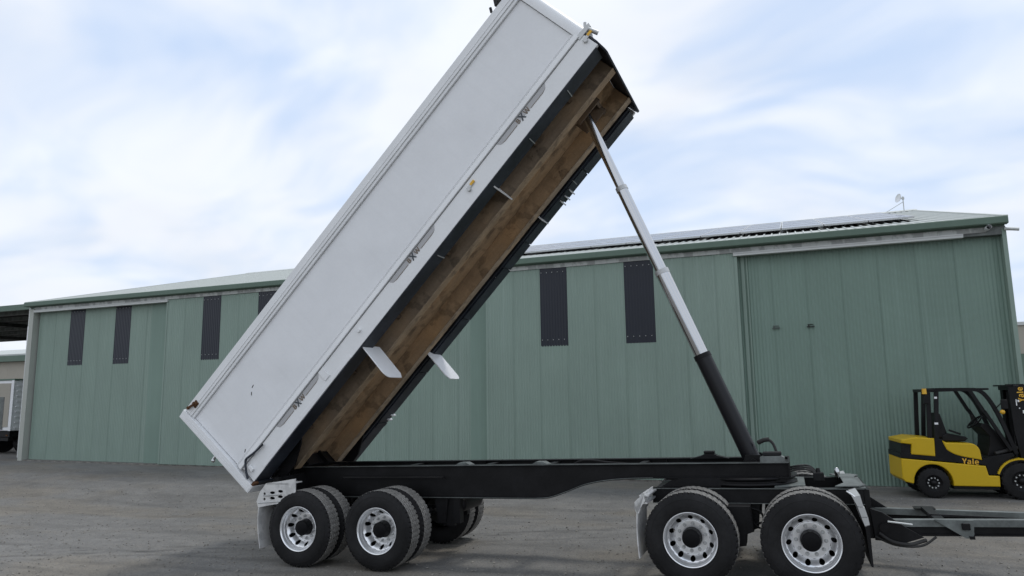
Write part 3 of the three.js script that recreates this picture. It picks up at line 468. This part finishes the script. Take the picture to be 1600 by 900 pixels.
{ // raised bin; x runs from tailgate to headboard, y away from the chassis, near side at z = 0
  const B = sub(T, 'tipping_bin'); B.position.set(-0.79, 1.14, 0); B.rotation.z = THREE.MathUtils.degToRad(45.3);
  const L = 7.73, ZF = -2.5, rear = v => -0.076 * v, top0 = 1.60, top1 = 1.50;   // underside of top rail at rear / front
  const yTop = x => 1.535 - (x / 7.8) * 0.095;
  for (const f of [0, 1]) {
    const Z = z => f ? ZF - z : z, s = f ? -1 : 1, P = (pts, a, b, bev) => plate(pts, Z(a), Z(b), bev), X = (a, b, c, d, e, g, r) => box(a, b, c, d, Z(e), Z(g), r);
    part(B, 'side_panel', [P([[rear(0.42), 0.424], [L - 0.026, 0.424], [L - 0.026, yTop(L) - 0.051], [rear(1.49), yTop(0) - 0.051]], -0.03, -0.07)], M.white, f ? undefined : 'smooth white side sheet of the bin with small scuffs');
    part(B, 'side_backing', P([[rear(0.3), 0.3], [L, 0.3], [L, yTop(L) + 0.03], [rear(1.56), 1.56]], -0.072, -0.085), M.blackDust);
    part(B, 'top_rail', [P([[rear(1.53), yTop(0)], [L + 0.12, yTop(L)], [L + 0.12, yTop(L) + 0.15], [rear(1.6), yTop(0) + 0.155]], 0.022, -0.10), P([[rear(1.5), yTop(0) - 0.045], [L, yTop(L) - 0.045], [L, yTop(L) - 0.002], [rear(1.53), yTop(0) - 0.002]], 0.006, -0.06)], M.whiteTrim);
    part(B, 'rail_bead', [P([[rear(1.53), yTop(0) + 0.045], [L + 0.1, yTop(L) + 0.045], [L + 0.1, yTop(L) + 0.055], [rear(1.53), yTop(0) + 0.055]], 0.021, 0.028)], M.whiteTrim);
    part(B, 'side_ledge', [X(rear(0.4), L, 0.404, 0.417, -0.07, -0.016, 0.003), X(rear(0.4), L, 0.384, 0.397, -0.07, -0.008, 0.003), new THREE.ExtrudeGeometry(new THREE.Shape([[0.05, 0.293], [-0.012, 0.293], [-0.016, 0.297], [-0.016, 0.303], [-0.002, 0.372], [0.004, 0.378], [0.05, 0.378]].map(([a, b]) => new THREE.Vector2(f ? 2.5 - a : a, b))), { depth: L + 0.02, bevelEnabled: false }).rotateY(Math.PI / 2).translate(-0.02, 0, 0)], M.whiteTrim);
    part(B, 'coaming', [X(0.02, L + 0.06, 0.008, 0.278, -0.055, -0.006, 0.003), X(0.3, 2.4, 0.008, 0.06, -0.008, 0.006, 0.003)], M.whiteTrim);
    part(B, 'underside_flange', f ? (() => { const o = []; let x = 0.05; const cuts = [0.95, 1.05, 2.2, 3.4, 4.5, 5.05, 5.95, 6.05, 6.16, 6.55]; for (const c of [...cuts, 7.72]) { o.push(X(x, c - 0.006, -0.012 - 0.012 * hash(Math.round(c * 100), 2), 0.004, -0.006, -0.30)); x = c + 0.008; } o.push(X(0.05, 7.72, 0.004, 0.02, -0.06, -0.36)); return o; })()
      : [X(0.02, L + 0.02, -0.008, 0.007, -0.008, -0.31, 0.003)], M.navy);
    part(B, 'flange_return', X(0.02, L, 0.008, 0.289, -0.295, -0.31), M.navy);
    // front corner post, rounded
    const sh = new THREE.Shape(); sh.moveTo(0, 0); sh.lineTo(0.02, 0); sh.quadraticCurveTo(0.20, 0, 0.20, 0.20); sh.lineTo(0.20, 0.26); sh.lineTo(0.15, 0.26); sh.lineTo(0.15, 0.2); sh.quadraticCurveTo(0.15, 0.05, 0.02, 0.05); sh.lineTo(0, 0.05);
    const post = new THREE.ExtrudeGeometry(sh, { depth: 1.36, bevelEnabled: false, curveSegments: 14 }).rotateX(-Math.PI / 2);
    if (f) post.scale(1, 1, -1); post.translate(L - 0.02, 0.285, f ? ZF + 0.0 : 0.0);
    const pg = clean(post); if (f) { const a = pg.attributes.position.array; for (let i = 0; i < a.length; i += 9) for (let k = 0; k < 3; k++) { const t = a[i + 3 + k]; a[i + 3 + k] = a[i + 6 + k]; a[i + 6 + k] = t; } pg.computeVertexNormals(); }
    part(B, 'corner_post', pg, M.whiteTrim);
    // runner: box section with flange and webs
    const zr = -0.66;
    part(B, 'floor_runner', [X(0.25, 7.78, -0.055, 0.289, zr, zr - 0.014), X(0.25, 7.78, -0.055, 0.289, zr - 0.10, zr - 0.114)], f ? M.mud : M.mudGreyShaded);
    for (const x of [4.98, 6.12]) part(B, 'patch_plate', [X(x, x + 0.22, -0.03, 0.12, f ? zr - 0.115 : zr + 0.001, f ? zr - 0.121 : zr + 0.007, 0.002), rod([x + 0.05, 0.06, Z(f ? zr - 0.12 : zr + 0.006)], [x + 0.05, 0.06, Z(f ? zr - 0.132 : zr + 0.018)], 0.014, 0.012, 8), rod([x + 0.16, 0.06, Z(f ? zr - 0.12 : zr + 0.006)], [x + 0.16, 0.06, Z(f ? zr - 0.132 : zr + 0.018)], 0.014, 0.012, 8)], f ? M.mud : M.mudGreyShaded);
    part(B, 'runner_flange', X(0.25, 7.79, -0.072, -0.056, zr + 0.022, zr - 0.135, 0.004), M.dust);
    part(B, 'floor_stringer', X(0.2, 7.75, 0.215, 0.289, -0.44, -0.50), M.mudGreyShaded);
    // cross plates
    part(B, 'cross_gusset', [plate([[0, -0.006], [0.16, 0.15], [0.52, 0.17], [0.52, -0.10], [0, -0.014]], 0, 0.02).rotateY(Math.PI / 2 * s).translate(f ? 5.52 : 5.5, 0, Z(f ? 0.02 : -0.15))], M.whiteTrim);
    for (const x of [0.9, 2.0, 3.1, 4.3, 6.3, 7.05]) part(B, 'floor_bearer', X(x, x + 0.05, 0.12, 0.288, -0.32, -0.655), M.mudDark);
    if (f) for (const x of [1.12, 1.22, 5.92, 6.03, 6.15]) part(B, 'flange_tab_or_sky_slit', X(x, x + 0.022, -0.045, -0.012, 0.03, x < 2 ? -0.1 : -0.22), M.white);  // white strips added to stand for sky light through the flange slits
    part(B, 'flange_tab_or_sky_slit', [4.28, 6.3, 7.1].map(x => X(x, x + 0.012, -0.018, 0.0, -0.10, -0.305)), M.alloyDull);
    const gs = new THREE.Shape(); gs.moveTo(0.02, 0.03); gs.lineTo(0.02, -0.46); gs.quadraticCurveTo(0.02, -0.58, 0.14, -0.585); gs.lineTo(0.43, -0.585); gs.lineTo(0.50, -0.50); gs.lineTo(0.50, 0.03);
    part(B, 'stone_guard', plate(gs, 0, 0.014, 0.003).rotateY(Math.PI / 2 * s).rotateZ(-0.08).translate(f ? 2.615 : 2.60, 0.0, Z(-0.03)), M.white);
    part(B, 'hinge_gusset', P([[0.05, 0.199], [0.95, 0.199], [0.75, 0.0], [0.45, -0.14], [0.12, -0.16], [0.03, -0.02]], -0.40, -0.43), M.black);
    // gate hinge with rust, lever
    part(B, 'gate_hinge', [box(0.02, 0.12, 1.555, 1.64, Z(0.02), Z(0.035), 0.006), rod([0.07, 1.60, Z(0.03)], [0.07, 1.60, Z(0.065)], 0.042, 0.036, 10), rod([0.07, 1.60, Z(0.06)], [0.07, 1.60, Z(0.085)], 0.022, 0.02, 6), rod([-0.05, 1.645, Z(0.045)], [-0.05, 1.645, Z(0.07)], 0.028, 0.022, 8), bar([-0.08, 1.655, Z(0.05)], [0.05, 1.61, Z(0.05)], 0.02, 0.03)], M.rust);
    part(B, 'gate_lever', tube([[0.52, 0.25, Z(0.03)], [0.34, 0.275, Z(0.035)], [0.17, 0.31, Z(0.04)], [0.14, 0.29, Z(0.04)], [0.06, 0.19, Z(0.04)], [0.0, 0.09, Z(0.035)]], 0.017, 30), M.navy);
    part(B, 'lever_bracket', [X(0.10, 0.16, 0.12, 0.22, -0.005, 0.03, 0.01), X(1.88, 1.99, 0.10, 0.27, -0.005, 0.010, 0.004)], M.whiteTrim);
    for (const [x, amber] of [[7.74, 1], [5.27, 1], [2.76, 0]]) {
      const l = part(B, 'side_lamp', [rod([x, 0.175, Z(-0.006)], [x, 0.175, Z(0.03)], 0.032, 0.026, 18), ...(amber ? [X(x - 0.02, x + 0.10, 0.175, 0.222, -0.006, 0.010, 0.005)] : [])], amber ? M.alloyDull : M.whiteTrim);
    }
    for (const x of [7.84, 5.36]) part(B, 'amber_reflector', X(x - 0.035, x + 0.045, 0.183, 0.222, 0.0, 0.016, 0.005), M.amber);
    if (!f) for (const x of [6.48, 4.07, 1.36]) { // printed strip with lettering
      const w = 0.46, d = sub(B, 'decal');
      part(d, 'strip_print', plate([[x - w - 0.05, 0.274], [x - w - 0.02, 0.222], [x - w + 0.06, 0.209], [x + w - 0.06, 0.209], [x + w + 0.01, 0.222], [x + w + 0.06, 0.274]], -0.0055, -0.0035), M.decalGrey);
      for (const g of [plate([[x - w - 0.02, 0.220], [x - w + 0.06, 0.201], [x - 0.14, 0.201], [x - 0.14, 0.209], [x - w + 0.06, 0.209]], -0.0035, -0.0025), plate([[x + 0.15, 0.201], [x + w - 0.06, 0.201], [x + w + 0.01, 0.218], [x + w - 0.06, 0.209], [x + 0.15, 0.209]], -0.0035, -0.0025)]) part(d, 'line_print', g, M.decalBrown);
      part(d, 'lettering', [text('B', 0.072).translate(x - 0.125, 0.196, -0.003), text('W', 0.072).translate(x + 0.040, 0.196, -0.003)], M.decalBrown);
      part(d, 'lettering', text('X', 0.095).translate(x - 0.055, 0.180, -0.0025), M.decalDark);
    }
  }
  for (const [a, b, m] of [[-0.07, -0.70, M.mudGreyShaded], [-0.701, -1.799, M.mud], [-1.80, ZF + 0.07, M.mudGreyShaded]]) part(B, 'floor_sheet', box(0.0, 7.8, 0.29, 0.315, a, b), m);  // outer strips carry the shade beside the runners in their colour
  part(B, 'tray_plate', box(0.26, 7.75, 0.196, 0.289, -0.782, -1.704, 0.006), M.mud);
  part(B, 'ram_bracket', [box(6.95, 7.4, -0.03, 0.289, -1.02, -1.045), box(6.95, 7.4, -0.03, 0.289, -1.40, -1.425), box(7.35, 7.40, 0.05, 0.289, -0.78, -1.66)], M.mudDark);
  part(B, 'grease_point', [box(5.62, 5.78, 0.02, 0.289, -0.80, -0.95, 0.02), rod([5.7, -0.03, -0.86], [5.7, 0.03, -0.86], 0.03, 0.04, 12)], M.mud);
  part(B, 'rear_cross_tube', [box(0.12, 0.24, -0.02, 0.2, -0.32, ZF + 0.32, 0.01), plate([[0.02, -0.11], [0.3, -0.04], [0.3, 0.19], [0.02, 0.19]], -0.96, -1.0), plate([[0.02, -0.11], [0.3, -0.04], [0.3, 0.19], [0.02, 0.19]], -1.46, -1.5)], M.black);
  part(B, 'headboard', [box(7.86, 7.905, 0.30, 1.62, -0.20, ZF + 0.20), box(7.84, 7.93, 1.58, 1.66, -0.1, ZF + 0.1, 0.01)], M.white);
  part(B, 'front_skirt', plate([[0.005, 0.28], [0.005, 0.06], [0.10, -0.055], [0.16, -0.085], [2.34, -0.085], [2.40, -0.055], [2.495, 0.06], [2.495, 0.28]], 0, 0.025).rotateY(Math.PI / 2).translate(7.80, 0, 0), M.navy);
  part(B, 'corner_bracket', [plate([[7.70, 0.255], [7.93, 0.255], [7.95, 0.31], [7.72, 0.33]], 0.004, -0.12, 0.004), rod([7.86, 0.30, -0.02], [7.93, 0.365, -0.02], 0.02), rod([7.88, 0.26, 0.0], [7.92, 0.13, -0.05], 0.03)], M.alloyDull);
  part(B, 'top_latch', [rod([7.46, 1.62, 0.0], [7.54, 1.73, 0.0], 0.035), rod([7.34, 1.62, 0.0], [7.38, 1.68, 0.0], 0.02), box(7.5, 7.62, 1.60, 1.70, -0.06, 0.03, 0.01)], M.blackDust);
  // tailgate, raked
  const gp = [[-0.012, -0.035], [-0.14, -0.035], [-0.268, 1.685], [-0.135, 1.70]];
  part(B, 'tailgate', [plate(gp, 0.045, -0.10, 0.006), plate(gp, ZF + 0.10, ZF - 0.045, 0.006), plate([[-0.05, -0.03], [-0.11, -0.03], [-0.235, 1.67], [-0.18, 1.67]], -0.1, ZF + 0.1), plate([[-0.01, -0.05], [-0.14, -0.05], [-0.15, 0.08], [-0.02, 0.08]], 0.04, ZF - 0.04, 0.006), plate([[-0.135, 1.56], [-0.265, 1.56], [-0.275, 1.69], [-0.14, 1.70]], 0.04, ZF - 0.04, 0.006)], M.whiteTrim);
  part(B, 'gate_bead', [0.03, 0.06, 0.09].map(o => plate([[-0.02 - o, 0.02], [-0.025 - o, 0.02], [-0.15 - o, 1.65], [-0.145 - o, 1.65]], 0.044, 0.050)), M.whiteTrim);
  part(B, 'gate_seal', box(-0.01, 0.045, -0.045, -0.012, -0.06, ZF + 0.02), M.navy); part(B, 'gate_wear_strip', box(-0.01, 0.045, -0.046, -0.008, 0.04, -0.055), M.rust);
  part(B, 'gate_catch', [rod([-0.2, 0.76, 0.02], [-0.27, 0.75, 0.03], 0.022), new THREE.SphereGeometry(0.03, 12, 8).translate(-0.27, 0.74, 0.03)], M.chrome);
  part(B, 'scuff', [[0.95, 1.02, 0.2], [0.86, 0.96, 0.8], [0.20, 0.45, 0.5]].map(([x, y, a]) => new THREE.IcosahedronGeometry(1, 0).scale(0.035, 0.010, 0.0015).rotateZ(a).translate(x, y, -0.03)), M.blackDust);
}

// ---------------------------------------------------------------- forklift
{
  const F = thing('forklift', 'yellow and black counterbalance forklift parked against the shed door', 'forklift', [2.33, 0.05, -16.16]); F.rotation.y = 0.11; F.scale.setScalar(0.985);
  const Wd = 1.10;   // depth; local z from 0 (near) to -Wd
  const tyre = (r, w) => lathe([[r * 0.55, -w / 2], [r * 0.9, -w / 2], [r * 0.985, -w / 2 + 0.03], [r, -w / 2 + 0.06], [r, w / 2 - 0.06], [r * 0.985, w / 2 - 0.03], [r * 0.9, w / 2], [r * 0.55, w / 2]], 48).rotateX(Math.PI / 2);
  for (const [x, r, w] of [[0, 0.285, 0.2], [1.53, 0.345, 0.24]]) for (const f of [0, 1]) {
    const o = sub(F, 'wheel'); o.position.set(x, r, f ? -Wd + w / 2 : -w / 2); if (f) o.rotation.y = Math.PI;
    const lugs = []; for (let k = 0; k < 22; k++) { const a = k * Math.PI / 11; lugs.push(new THREE.BoxGeometry(0.035, 0.02, w - 0.05).translate(0, r - 0.002, 0).rotateZ(a)); }
    part(o, 'tyre', [tyre(r, w), ...lugs], M.rubber);
    part(o, 'rim', lathe([[0, w / 2 - 0.06], [r * 0.42, w / 2 - 0.06], [r * 0.5, w / 2 - 0.02], [r * 0.57, w / 2 - 0.005]], 30).rotateX(Math.PI / 2), M.black);
    part(o, 'hub', lathe([[0, w / 2 + 0.0], [r * 0.16, w / 2 - 0.002], [r * 0.2, w / 2 - 0.06]], 24).rotateX(Math.PI / 2), M.black);
    part(o, 'wheel_nuts', Array.from({ length: 10 }, (_, k) => { const a = k * Math.PI / 5; return rod([r * 0.34 * Math.cos(a), r * 0.34 * Math.sin(a), w / 2 - 0.062], [r * 0.34 * Math.cos(a), r * 0.34 * Math.sin(a), w / 2 - 0.035], 0.016, 0.013, 8); }), M.galv);
  }
  const arch = (s, cx, cy, r, a0, a1) => s.absarc(cx, cy, r, a0, a1, true);
  let s = new THREE.Shape(); // lower yellow body: counterweight base to front fender root
  s.moveTo(-0.545, 0.755); s.lineTo(-0.55, 0.36); s.lineTo(-0.50, 0.30); s.lineTo(-0.36, 0.265); s.lineTo(-0.345, 0.30); arch(s, 0, 0.30, 0.345, Math.PI, 0.0); s.lineTo(0.35, 0.235); s.lineTo(1.15, 0.235); s.lineTo(1.155, 0.44); s.lineTo(0.97, 0.445); s.lineTo(0.935, 0.625); s.lineTo(0.10, 0.70);
  part(F, 'body', plate(s, -0.02, -Wd + 0.02, 0.018), M.yellow);
  s = new THREE.Shape(); s.moveTo(-0.55, 0.765); s.lineTo(0.09, 0.715); s.lineTo(0.945, 0.64); s.lineTo(0.98, 0.46); s.lineTo(1.13, 0.46); s.lineTo(1.2, 0.70); s.lineTo(1.45, 0.82); s.lineTo(1.42, 0.88); s.lineTo(1.02, 0.80); s.lineTo(0.90, 0.72); s.lineTo(0.55, 0.86); s.lineTo(0.26, 1.04); s.lineTo(0.22, 1.14); s.lineTo(0.09, 1.14); s.lineTo(0.08, 0.85); s.lineTo(-0.40, 0.86); s.lineTo(-0.55, 0.86);
  part(F, 'side_band', plate(s, -0.035, -Wd + 0.035, 0.006), M.black);
  part(F, 'counterweight', plate([[-0.355, 0.835], [-0.335, 1.03], [-0.52, 1.055], [-0.525, 1.12], [-0.25, 1.175], [0.085, 1.15], [0.075, 0.80]], -0.02, -Wd + 0.02, 0.02), M.yellow);
  part(F, 'rear_grille', plate([[-0.53, 0.80], [-0.36, 0.83], [-0.34, 1.025], [-0.52, 1.05]], -0.06, -Wd + 0.06), M.black);
  s = new THREE.Shape(); s.moveTo(0.215, 1.115); s.lineTo(0.30, 1.065); s.lineTo(0.74, 1.055); s.quadraticCurveTo(0.85, 1.02, 0.87, 0.90); s.lineTo(0.885, 0.735); s.lineTo(0.62, 0.785); s.quadraticCurveTo(0.38, 0.83, 0.28, 0.94);
  part(F, 'engine_hood', plate(s, -0.022, -Wd + 0.022, 0.02), M.yellow);
  part(F, 'brand_lettering', text('Yale', 0.105, 0.004).rotateZ(-0.06).translate(0.53, 0.665, -0.036), M.amber);
  const fn = (r0, r1) => { const q = new THREE.Shape(); q.absarc(1.53, 0.345, r1, 0.15, Math.PI - 0.32, false); q.absarc(1.53, 0.345, r0, Math.PI - 0.32, 0.15, true); return q; };
  for (const f of [0, 1]) { part(F, 'fender', plate(fn(0.405, 0.435), f ? -Wd + 0.26 : 0.0, f ? -Wd : -0.26), M.yellow); part(F, 'fender_liner', plate(fn(0.375, 0.404), f ? -Wd + 0.26 : -0.02, f ? -Wd + 0.02 : -0.26), M.black); }
  part(F, 'chassis', [box(-0.3, 1.6, 0.20, 0.62, -0.3, -Wd + 0.3), box(0.9, 1.5, 0.45, 0.78, -0.05, -Wd + 0.05), box(0.36, 1.15, 0.17, 0.24, -0.08, -Wd + 0.08)], M.black);
  // overhead guard
  const g = [];
  for (const z of [-0.10, -Wd + 0.10]) {
    g.push(bar([0.14, 1.12, z], [0.22, 2.08, z], 0.06, 0.075), bar([0.02, 1.15, z], [0.07, 2.06, z], 0.06, 0.075));
    const c = new THREE.CatmullRomCurve3([V(0.2, 2.10, z), V(0.75, 2.105, z), V(0.98, 2.08, z), V(1.12, 1.93, z), V(1.30, 1.52, z), V(1.50, 0.86, z)]); const P = c.getPoints(26); for (let i = 0; i < 26; i++) g.push(bar(P[i].toArray(), P[i + 1].toArray(), 0.06, 0.068));
    g.push(bar([0.82, 2.08, z], [1.03, 1.66, z], 0.055, 0.06), bar([1.03, 1.68, z], [1.42, 0.92, z], 0.055, 0.06));
  }
  for (const x of [0.2, 0.36, 0.5, 0.64, 0.78, 0.92]) g.push(box(x, x + 0.035, 2.085, 2.125, -0.1, -Wd + 0.1)); g.push(box(0.95, 1.15, 2.09, 2.13, -0.08, -Wd + 0.08, 0.01), box(0.02, 0.25, 2.06, 2.12, -0.08, -Wd + 0.08, 0.01));
  part(F, 'overhead_guard', g, M.black);
  part(F, 'warning_beacon', [new THREE.CylinderGeometry(0.04, 0.045, 0.11, 16).translate(0.0, 2.08, -0.08)], M.amber); part(F, 'lamp_housing', box(-0.03, 0.07, 1.83, 2.0, -0.05, -0.14, 0.01), M.black);
  part(F, 'guard_tags', [box(0.165, 0.215, 1.93, 1.97, -0.062, -0.07), box(0.125, 0.19, 1.42, 1.46, -0.062, -0.07)], M.whiteTrim);
  part(F, 'seat', [plate([[0.22, 1.14], [0.36, 1.12], [0.40, 1.25], [0.31, 1.62], [0.24, 1.64], [0.20, 1.5]], -0.3, -0.8, 0.03), plate([[0.28, 1.08], [0.70, 1.08], [0.76, 1.13], [0.72, 1.17], [0.40, 1.24], [0.30, 1.2]], -0.28, -0.82, 0.02), bar([0.42, 1.3, -0.26], [0.62, 1.22, -0.26], 0.05, 0.04)], M.black);
  part(F, 'dashboard', plate([[1.04, 0.80], [1.44, 0.82], [1.47, 0.98], [1.30, 1.20], [1.12, 1.42], [1.0, 1.44], [0.98, 1.36], [1.12, 1.18], [1.10, 1.0]], -0.22, -Wd + 0.2, 0.015), M.black);
  part(F, 'steering_wheel', [new THREE.TorusGeometry(0.17, 0.016, 8, 28).rotateX(Math.PI / 2).rotateZ(0.75).translate(0.97, 1.45, -0.5), rod([0.97, 1.45, -0.5], [1.12, 1.25, -0.5], 0.025), ...[0, 2.1, 4.2].map(a => rod([0.97, 1.45, -0.5], [0.97 + 0.16 * Math.cos(a) * 0.73, 1.45 + 0.16 * Math.cos(a) * 0.68, -0.5 + 0.16 * Math.sin(a)], 0.01))], M.black);
  part(F, 'control_levers', [0, 1, 2].map(k => rod([1.05, 1.32, -0.70 - k * 0.06], [1.0, 1.58, -0.70 - k * 0.06], 0.012)), M.blackDust);
  part(F, 'mirror', [rod([1.22, 1.72, -0.08], [1.34, 1.86, -0.02], 0.01), box(1.30, 1.42, 1.72, 1.90, -0.02, 0.0, 0.01)], M.black); part(F, 'indicator_lamp', new THREE.SphereGeometry(0.045, 14, 10).translate(1.33, 1.66, -0.05), M.amber);
  const mast = sub(F, 'mast');
  part(mast, 'outer_channel', [-0.25, -0.85].flatMap(z => [box(1.62, 1.80, 0.12, 2.16, z - 0.02, z + 0.02), box(1.62, 1.65, 0.12, 2.16, z - 0.07, z + 0.07), box(1.77, 1.80, 0.12, 2.16, z - 0.07, z + 0.07)]).concat([box(1.60, 1.70, 2.08, 2.18, -0.15, -0.95, 0.01), box(1.5, 1.9, 2.155, 2.185, -0.2, -0.9), box(1.6, 1.72, 0.3, 0.5, -0.2, -0.9)]), M.black);
  part(mast, 'inner_channel', [-0.34, -0.76].map(z => box(1.68, 1.84, 0.15, 2.20, z - 0.03, z + 0.03)), M.black);
  part(mast, 'lift_cylinder', [-0.42, -0.68].map(z => rod([1.68, 0.2, z], [1.68, 2.05, z], 0.035)), M.black); part(mast, 'chain', [-0.50, -0.60].map(z => box(1.72, 1.74, 0.3, 2.1, z - 0.015, z + 0.015)), M.alloyDull);
  part(mast, 'side_cover', plate([[1.50, 2.14], [1.86, 2.16], [1.88, 0.5], [1.62, 0.5], [1.52, 1.3]], -0.12, -0.16), M.black);
  part(mast, 'brand_lettering', text('Yale', 0.105, 0.004).rotateZ(Math.PI / 2 + 0.05).translate(1.755, 1.85, -0.119), M.amber);
  part(mast, 'capacity_label', [box(1.70, 1.86, 1.63, 1.69, -0.112, -0.119), box(1.63, 1.66, 1.85, 1.89, -0.112, -0.119), box(1.60, 1.615, 1.78, 1.90, -0.112, -0.119), box(1.64, 1.66, 1.72, 1.74, -0.112, -0.119)], M.whiteTrim);
  part(mast, 'fork_carriage', [box(1.85, 1.90, 0.15, 0.22, -0.05, -1.05), box(1.85, 1.90, 0.5, 0.57, -0.05, -1.05), ...[-0.1, -0.3, -0.5, -0.7, -0.9].map(z => box(1.86, 1.89, 0.5, 1.2, z, z - 0.03)), box(1.855, 1.895, 1.17, 1.21, -0.05, -1.0)], M.black);
  for (const z of [-0.3, -0.7]) part(mast, 'fork', [box(1.90, 1.945, 0.03, 0.6, z, z - 0.12), box(1.90, 3.0, 0.025, 0.065, z, z - 0.12, 0.01)], M.blackDust);
  part(F, 'tilt_cylinder', rod([1.15, 0.86, -0.12], [1.62, 0.98, -0.18], 0.035), M.blackDust); part(F, 'tilt_rod', rod([1.5, 0.945, -0.16], [1.66, 0.985, -0.18], 0.018), M.chrome);
}

// ---------------------------------------------------------------- beyond the shed
{
  const a = thing('lean_to_awning', 'dark open sided awning roof joined to the far end of the shed', 'awning', [0, 0, 0]);
  part(a, 'roof_deck', box(-46, XL - 0.2, 5.80, 5.86, -28.2, -18.55), M.blackDust); part(a, 'front_fascia', box(-46, XL - 0.2, 5.68, 5.90, -18.55, -18.40), M.fascia);
  for (let k = 0; k < 7; k++) part(a, 'purlin', box(-46, XL - 0.25, 5.62, 5.795, -19.2 - k * 1.45, -19.12 - k * 1.45), M.greyPaint);
  for (const x of [-33, -40]) part(a, 'rafter', box(x, x + 0.12, 5.45, 5.62, -28.1, -18.6), M.blackDust);
  for (const [x, z] of [[-33, -28], [-40, -28], [-45.9, -18.7]]) part(a, 'post', box(x, x + 0.12, 0, 5.45, z - 0.06, z + 0.06), M.blackDust);
  const b = thing('beige_warehouse', 'beige walled building with green gutter seen under the awning', 'building', [0, 0, 0]);
  for (let k = 0; k < 20; k++) part(b, 'wall_panel', box(-100 + k * 3, -97.01 + k * 3, 0, 5.75, -46, -45), M.beige);
  part(b, 'gutter', box(-100.2, -39.8, 5.76, 6.3, -46.2, -44.5), M.fascia); part(b, 'roof', plate([[0, 6.3], [15, 8.2], [15, 8.4], [0, 6.45]], 0, 60.4).rotateY(Math.PI / 2).translate(-100.2, 0, -44.6), M.roof);
  const t = thing('box_truck', 'white box bodied truck partly hidden behind the shed corner', 'truck', [-29.45, 0, -19.25]);
  part(t, 'box_body', box(-2.45, 0, 0.95, 2.97, -6.0, 0, 0.03), M.white); for (let k = 0; k < 9; k++) part(t, 'side_rib', box(0.0, 0.03, 1.05 + k * 0.21, 1.11 + k * 0.21, -5.9, -0.12), M.whiteTrim);
  part(t, 'top_trim', box(-2.48, 0.035, 2.97, 3.03, -6.0, 0.03), M.fascia); part(t, 'corner_post', box(-0.12, 0.02, 0.95, 2.97, 0.0, 0.03), M.white);
  part(t, 'rear_door', [box(-2.3, -1.24, 1.1, 2.85, 0.001, 0.02), box(-1.2, -0.2, 1.1, 2.85, 0.001, 0.02)], M.beige); part(t, 'door_seal', box(-0.95, -0.5, 1.0, 2.3, 0.021, 0.03), M.greyPaint);
  part(t, 'chassis', [box(-2.2, -0.2, 0.7, 0.94, -7.5, -0.1), box(-2.3, -0.1, 0.55, 0.68, -0.2, 0.0)], M.black);
  for (const [x, z] of [[-0.35, -1.0], [-2.1, -1.0], [-0.35, -6.6], [-2.1, -6.6]]) part(t, 'wheel', [rod([x - 0.28, 0.45, z], [x + 0.3, 0.45, z], 0.45, 0.45, 32), rod([x + 0.3, 0.45, z], [x + 0.31, 0.45, z], 0.25, 0.2, 24)], M.rubber);
  part(t, 'tail_lamp', box(-0.24, -0.14, 0.74, 0.80, 0.0, 0.02), M.rust);
  part(t, 'cab', plate([[6.2, 0.6], [8.0, 0.6], [8.0, 1.7], [7.6, 2.6], [6.2, 2.6]], 0, 2.3, 0.05).rotateY(Math.PI / 2).translate(-2.38, 0, 0), M.white);
  const c = thing('cream_building', 'cream building with green lower wall beyond the shed corner behind the forklift', 'building', [0, 0, 0]);
  part(c, 'upper_wall', box(11.2, 40, 3.95, 5.55, -52, -48), M.beige); part(c, 'lower_wall', box(11.2, 40, 0, 3.94, -52.1, -47.95), M.fascia); part(c, 'roof_trim', box(11.1, 40.1, 5.56, 5.75, -52.1, -47.9), M.galv);
  const k = thing('leaning_board', 'pale board leaning at the foot of the shed corner', 'board', [XL - 0.38, 0, WZ - 0.5]);
  part(k, 'board', plate([[-0.2, 0], [0.12, 0], [0.22, 0.95], [0.06, 0.95]], -0.03, 0.03), M.greyPaint);
}
scene.traverse(o => { if (o.isMesh) { o.castShadow = true; o.receiveShadow = true; } });
renderer.render(scene, camera);
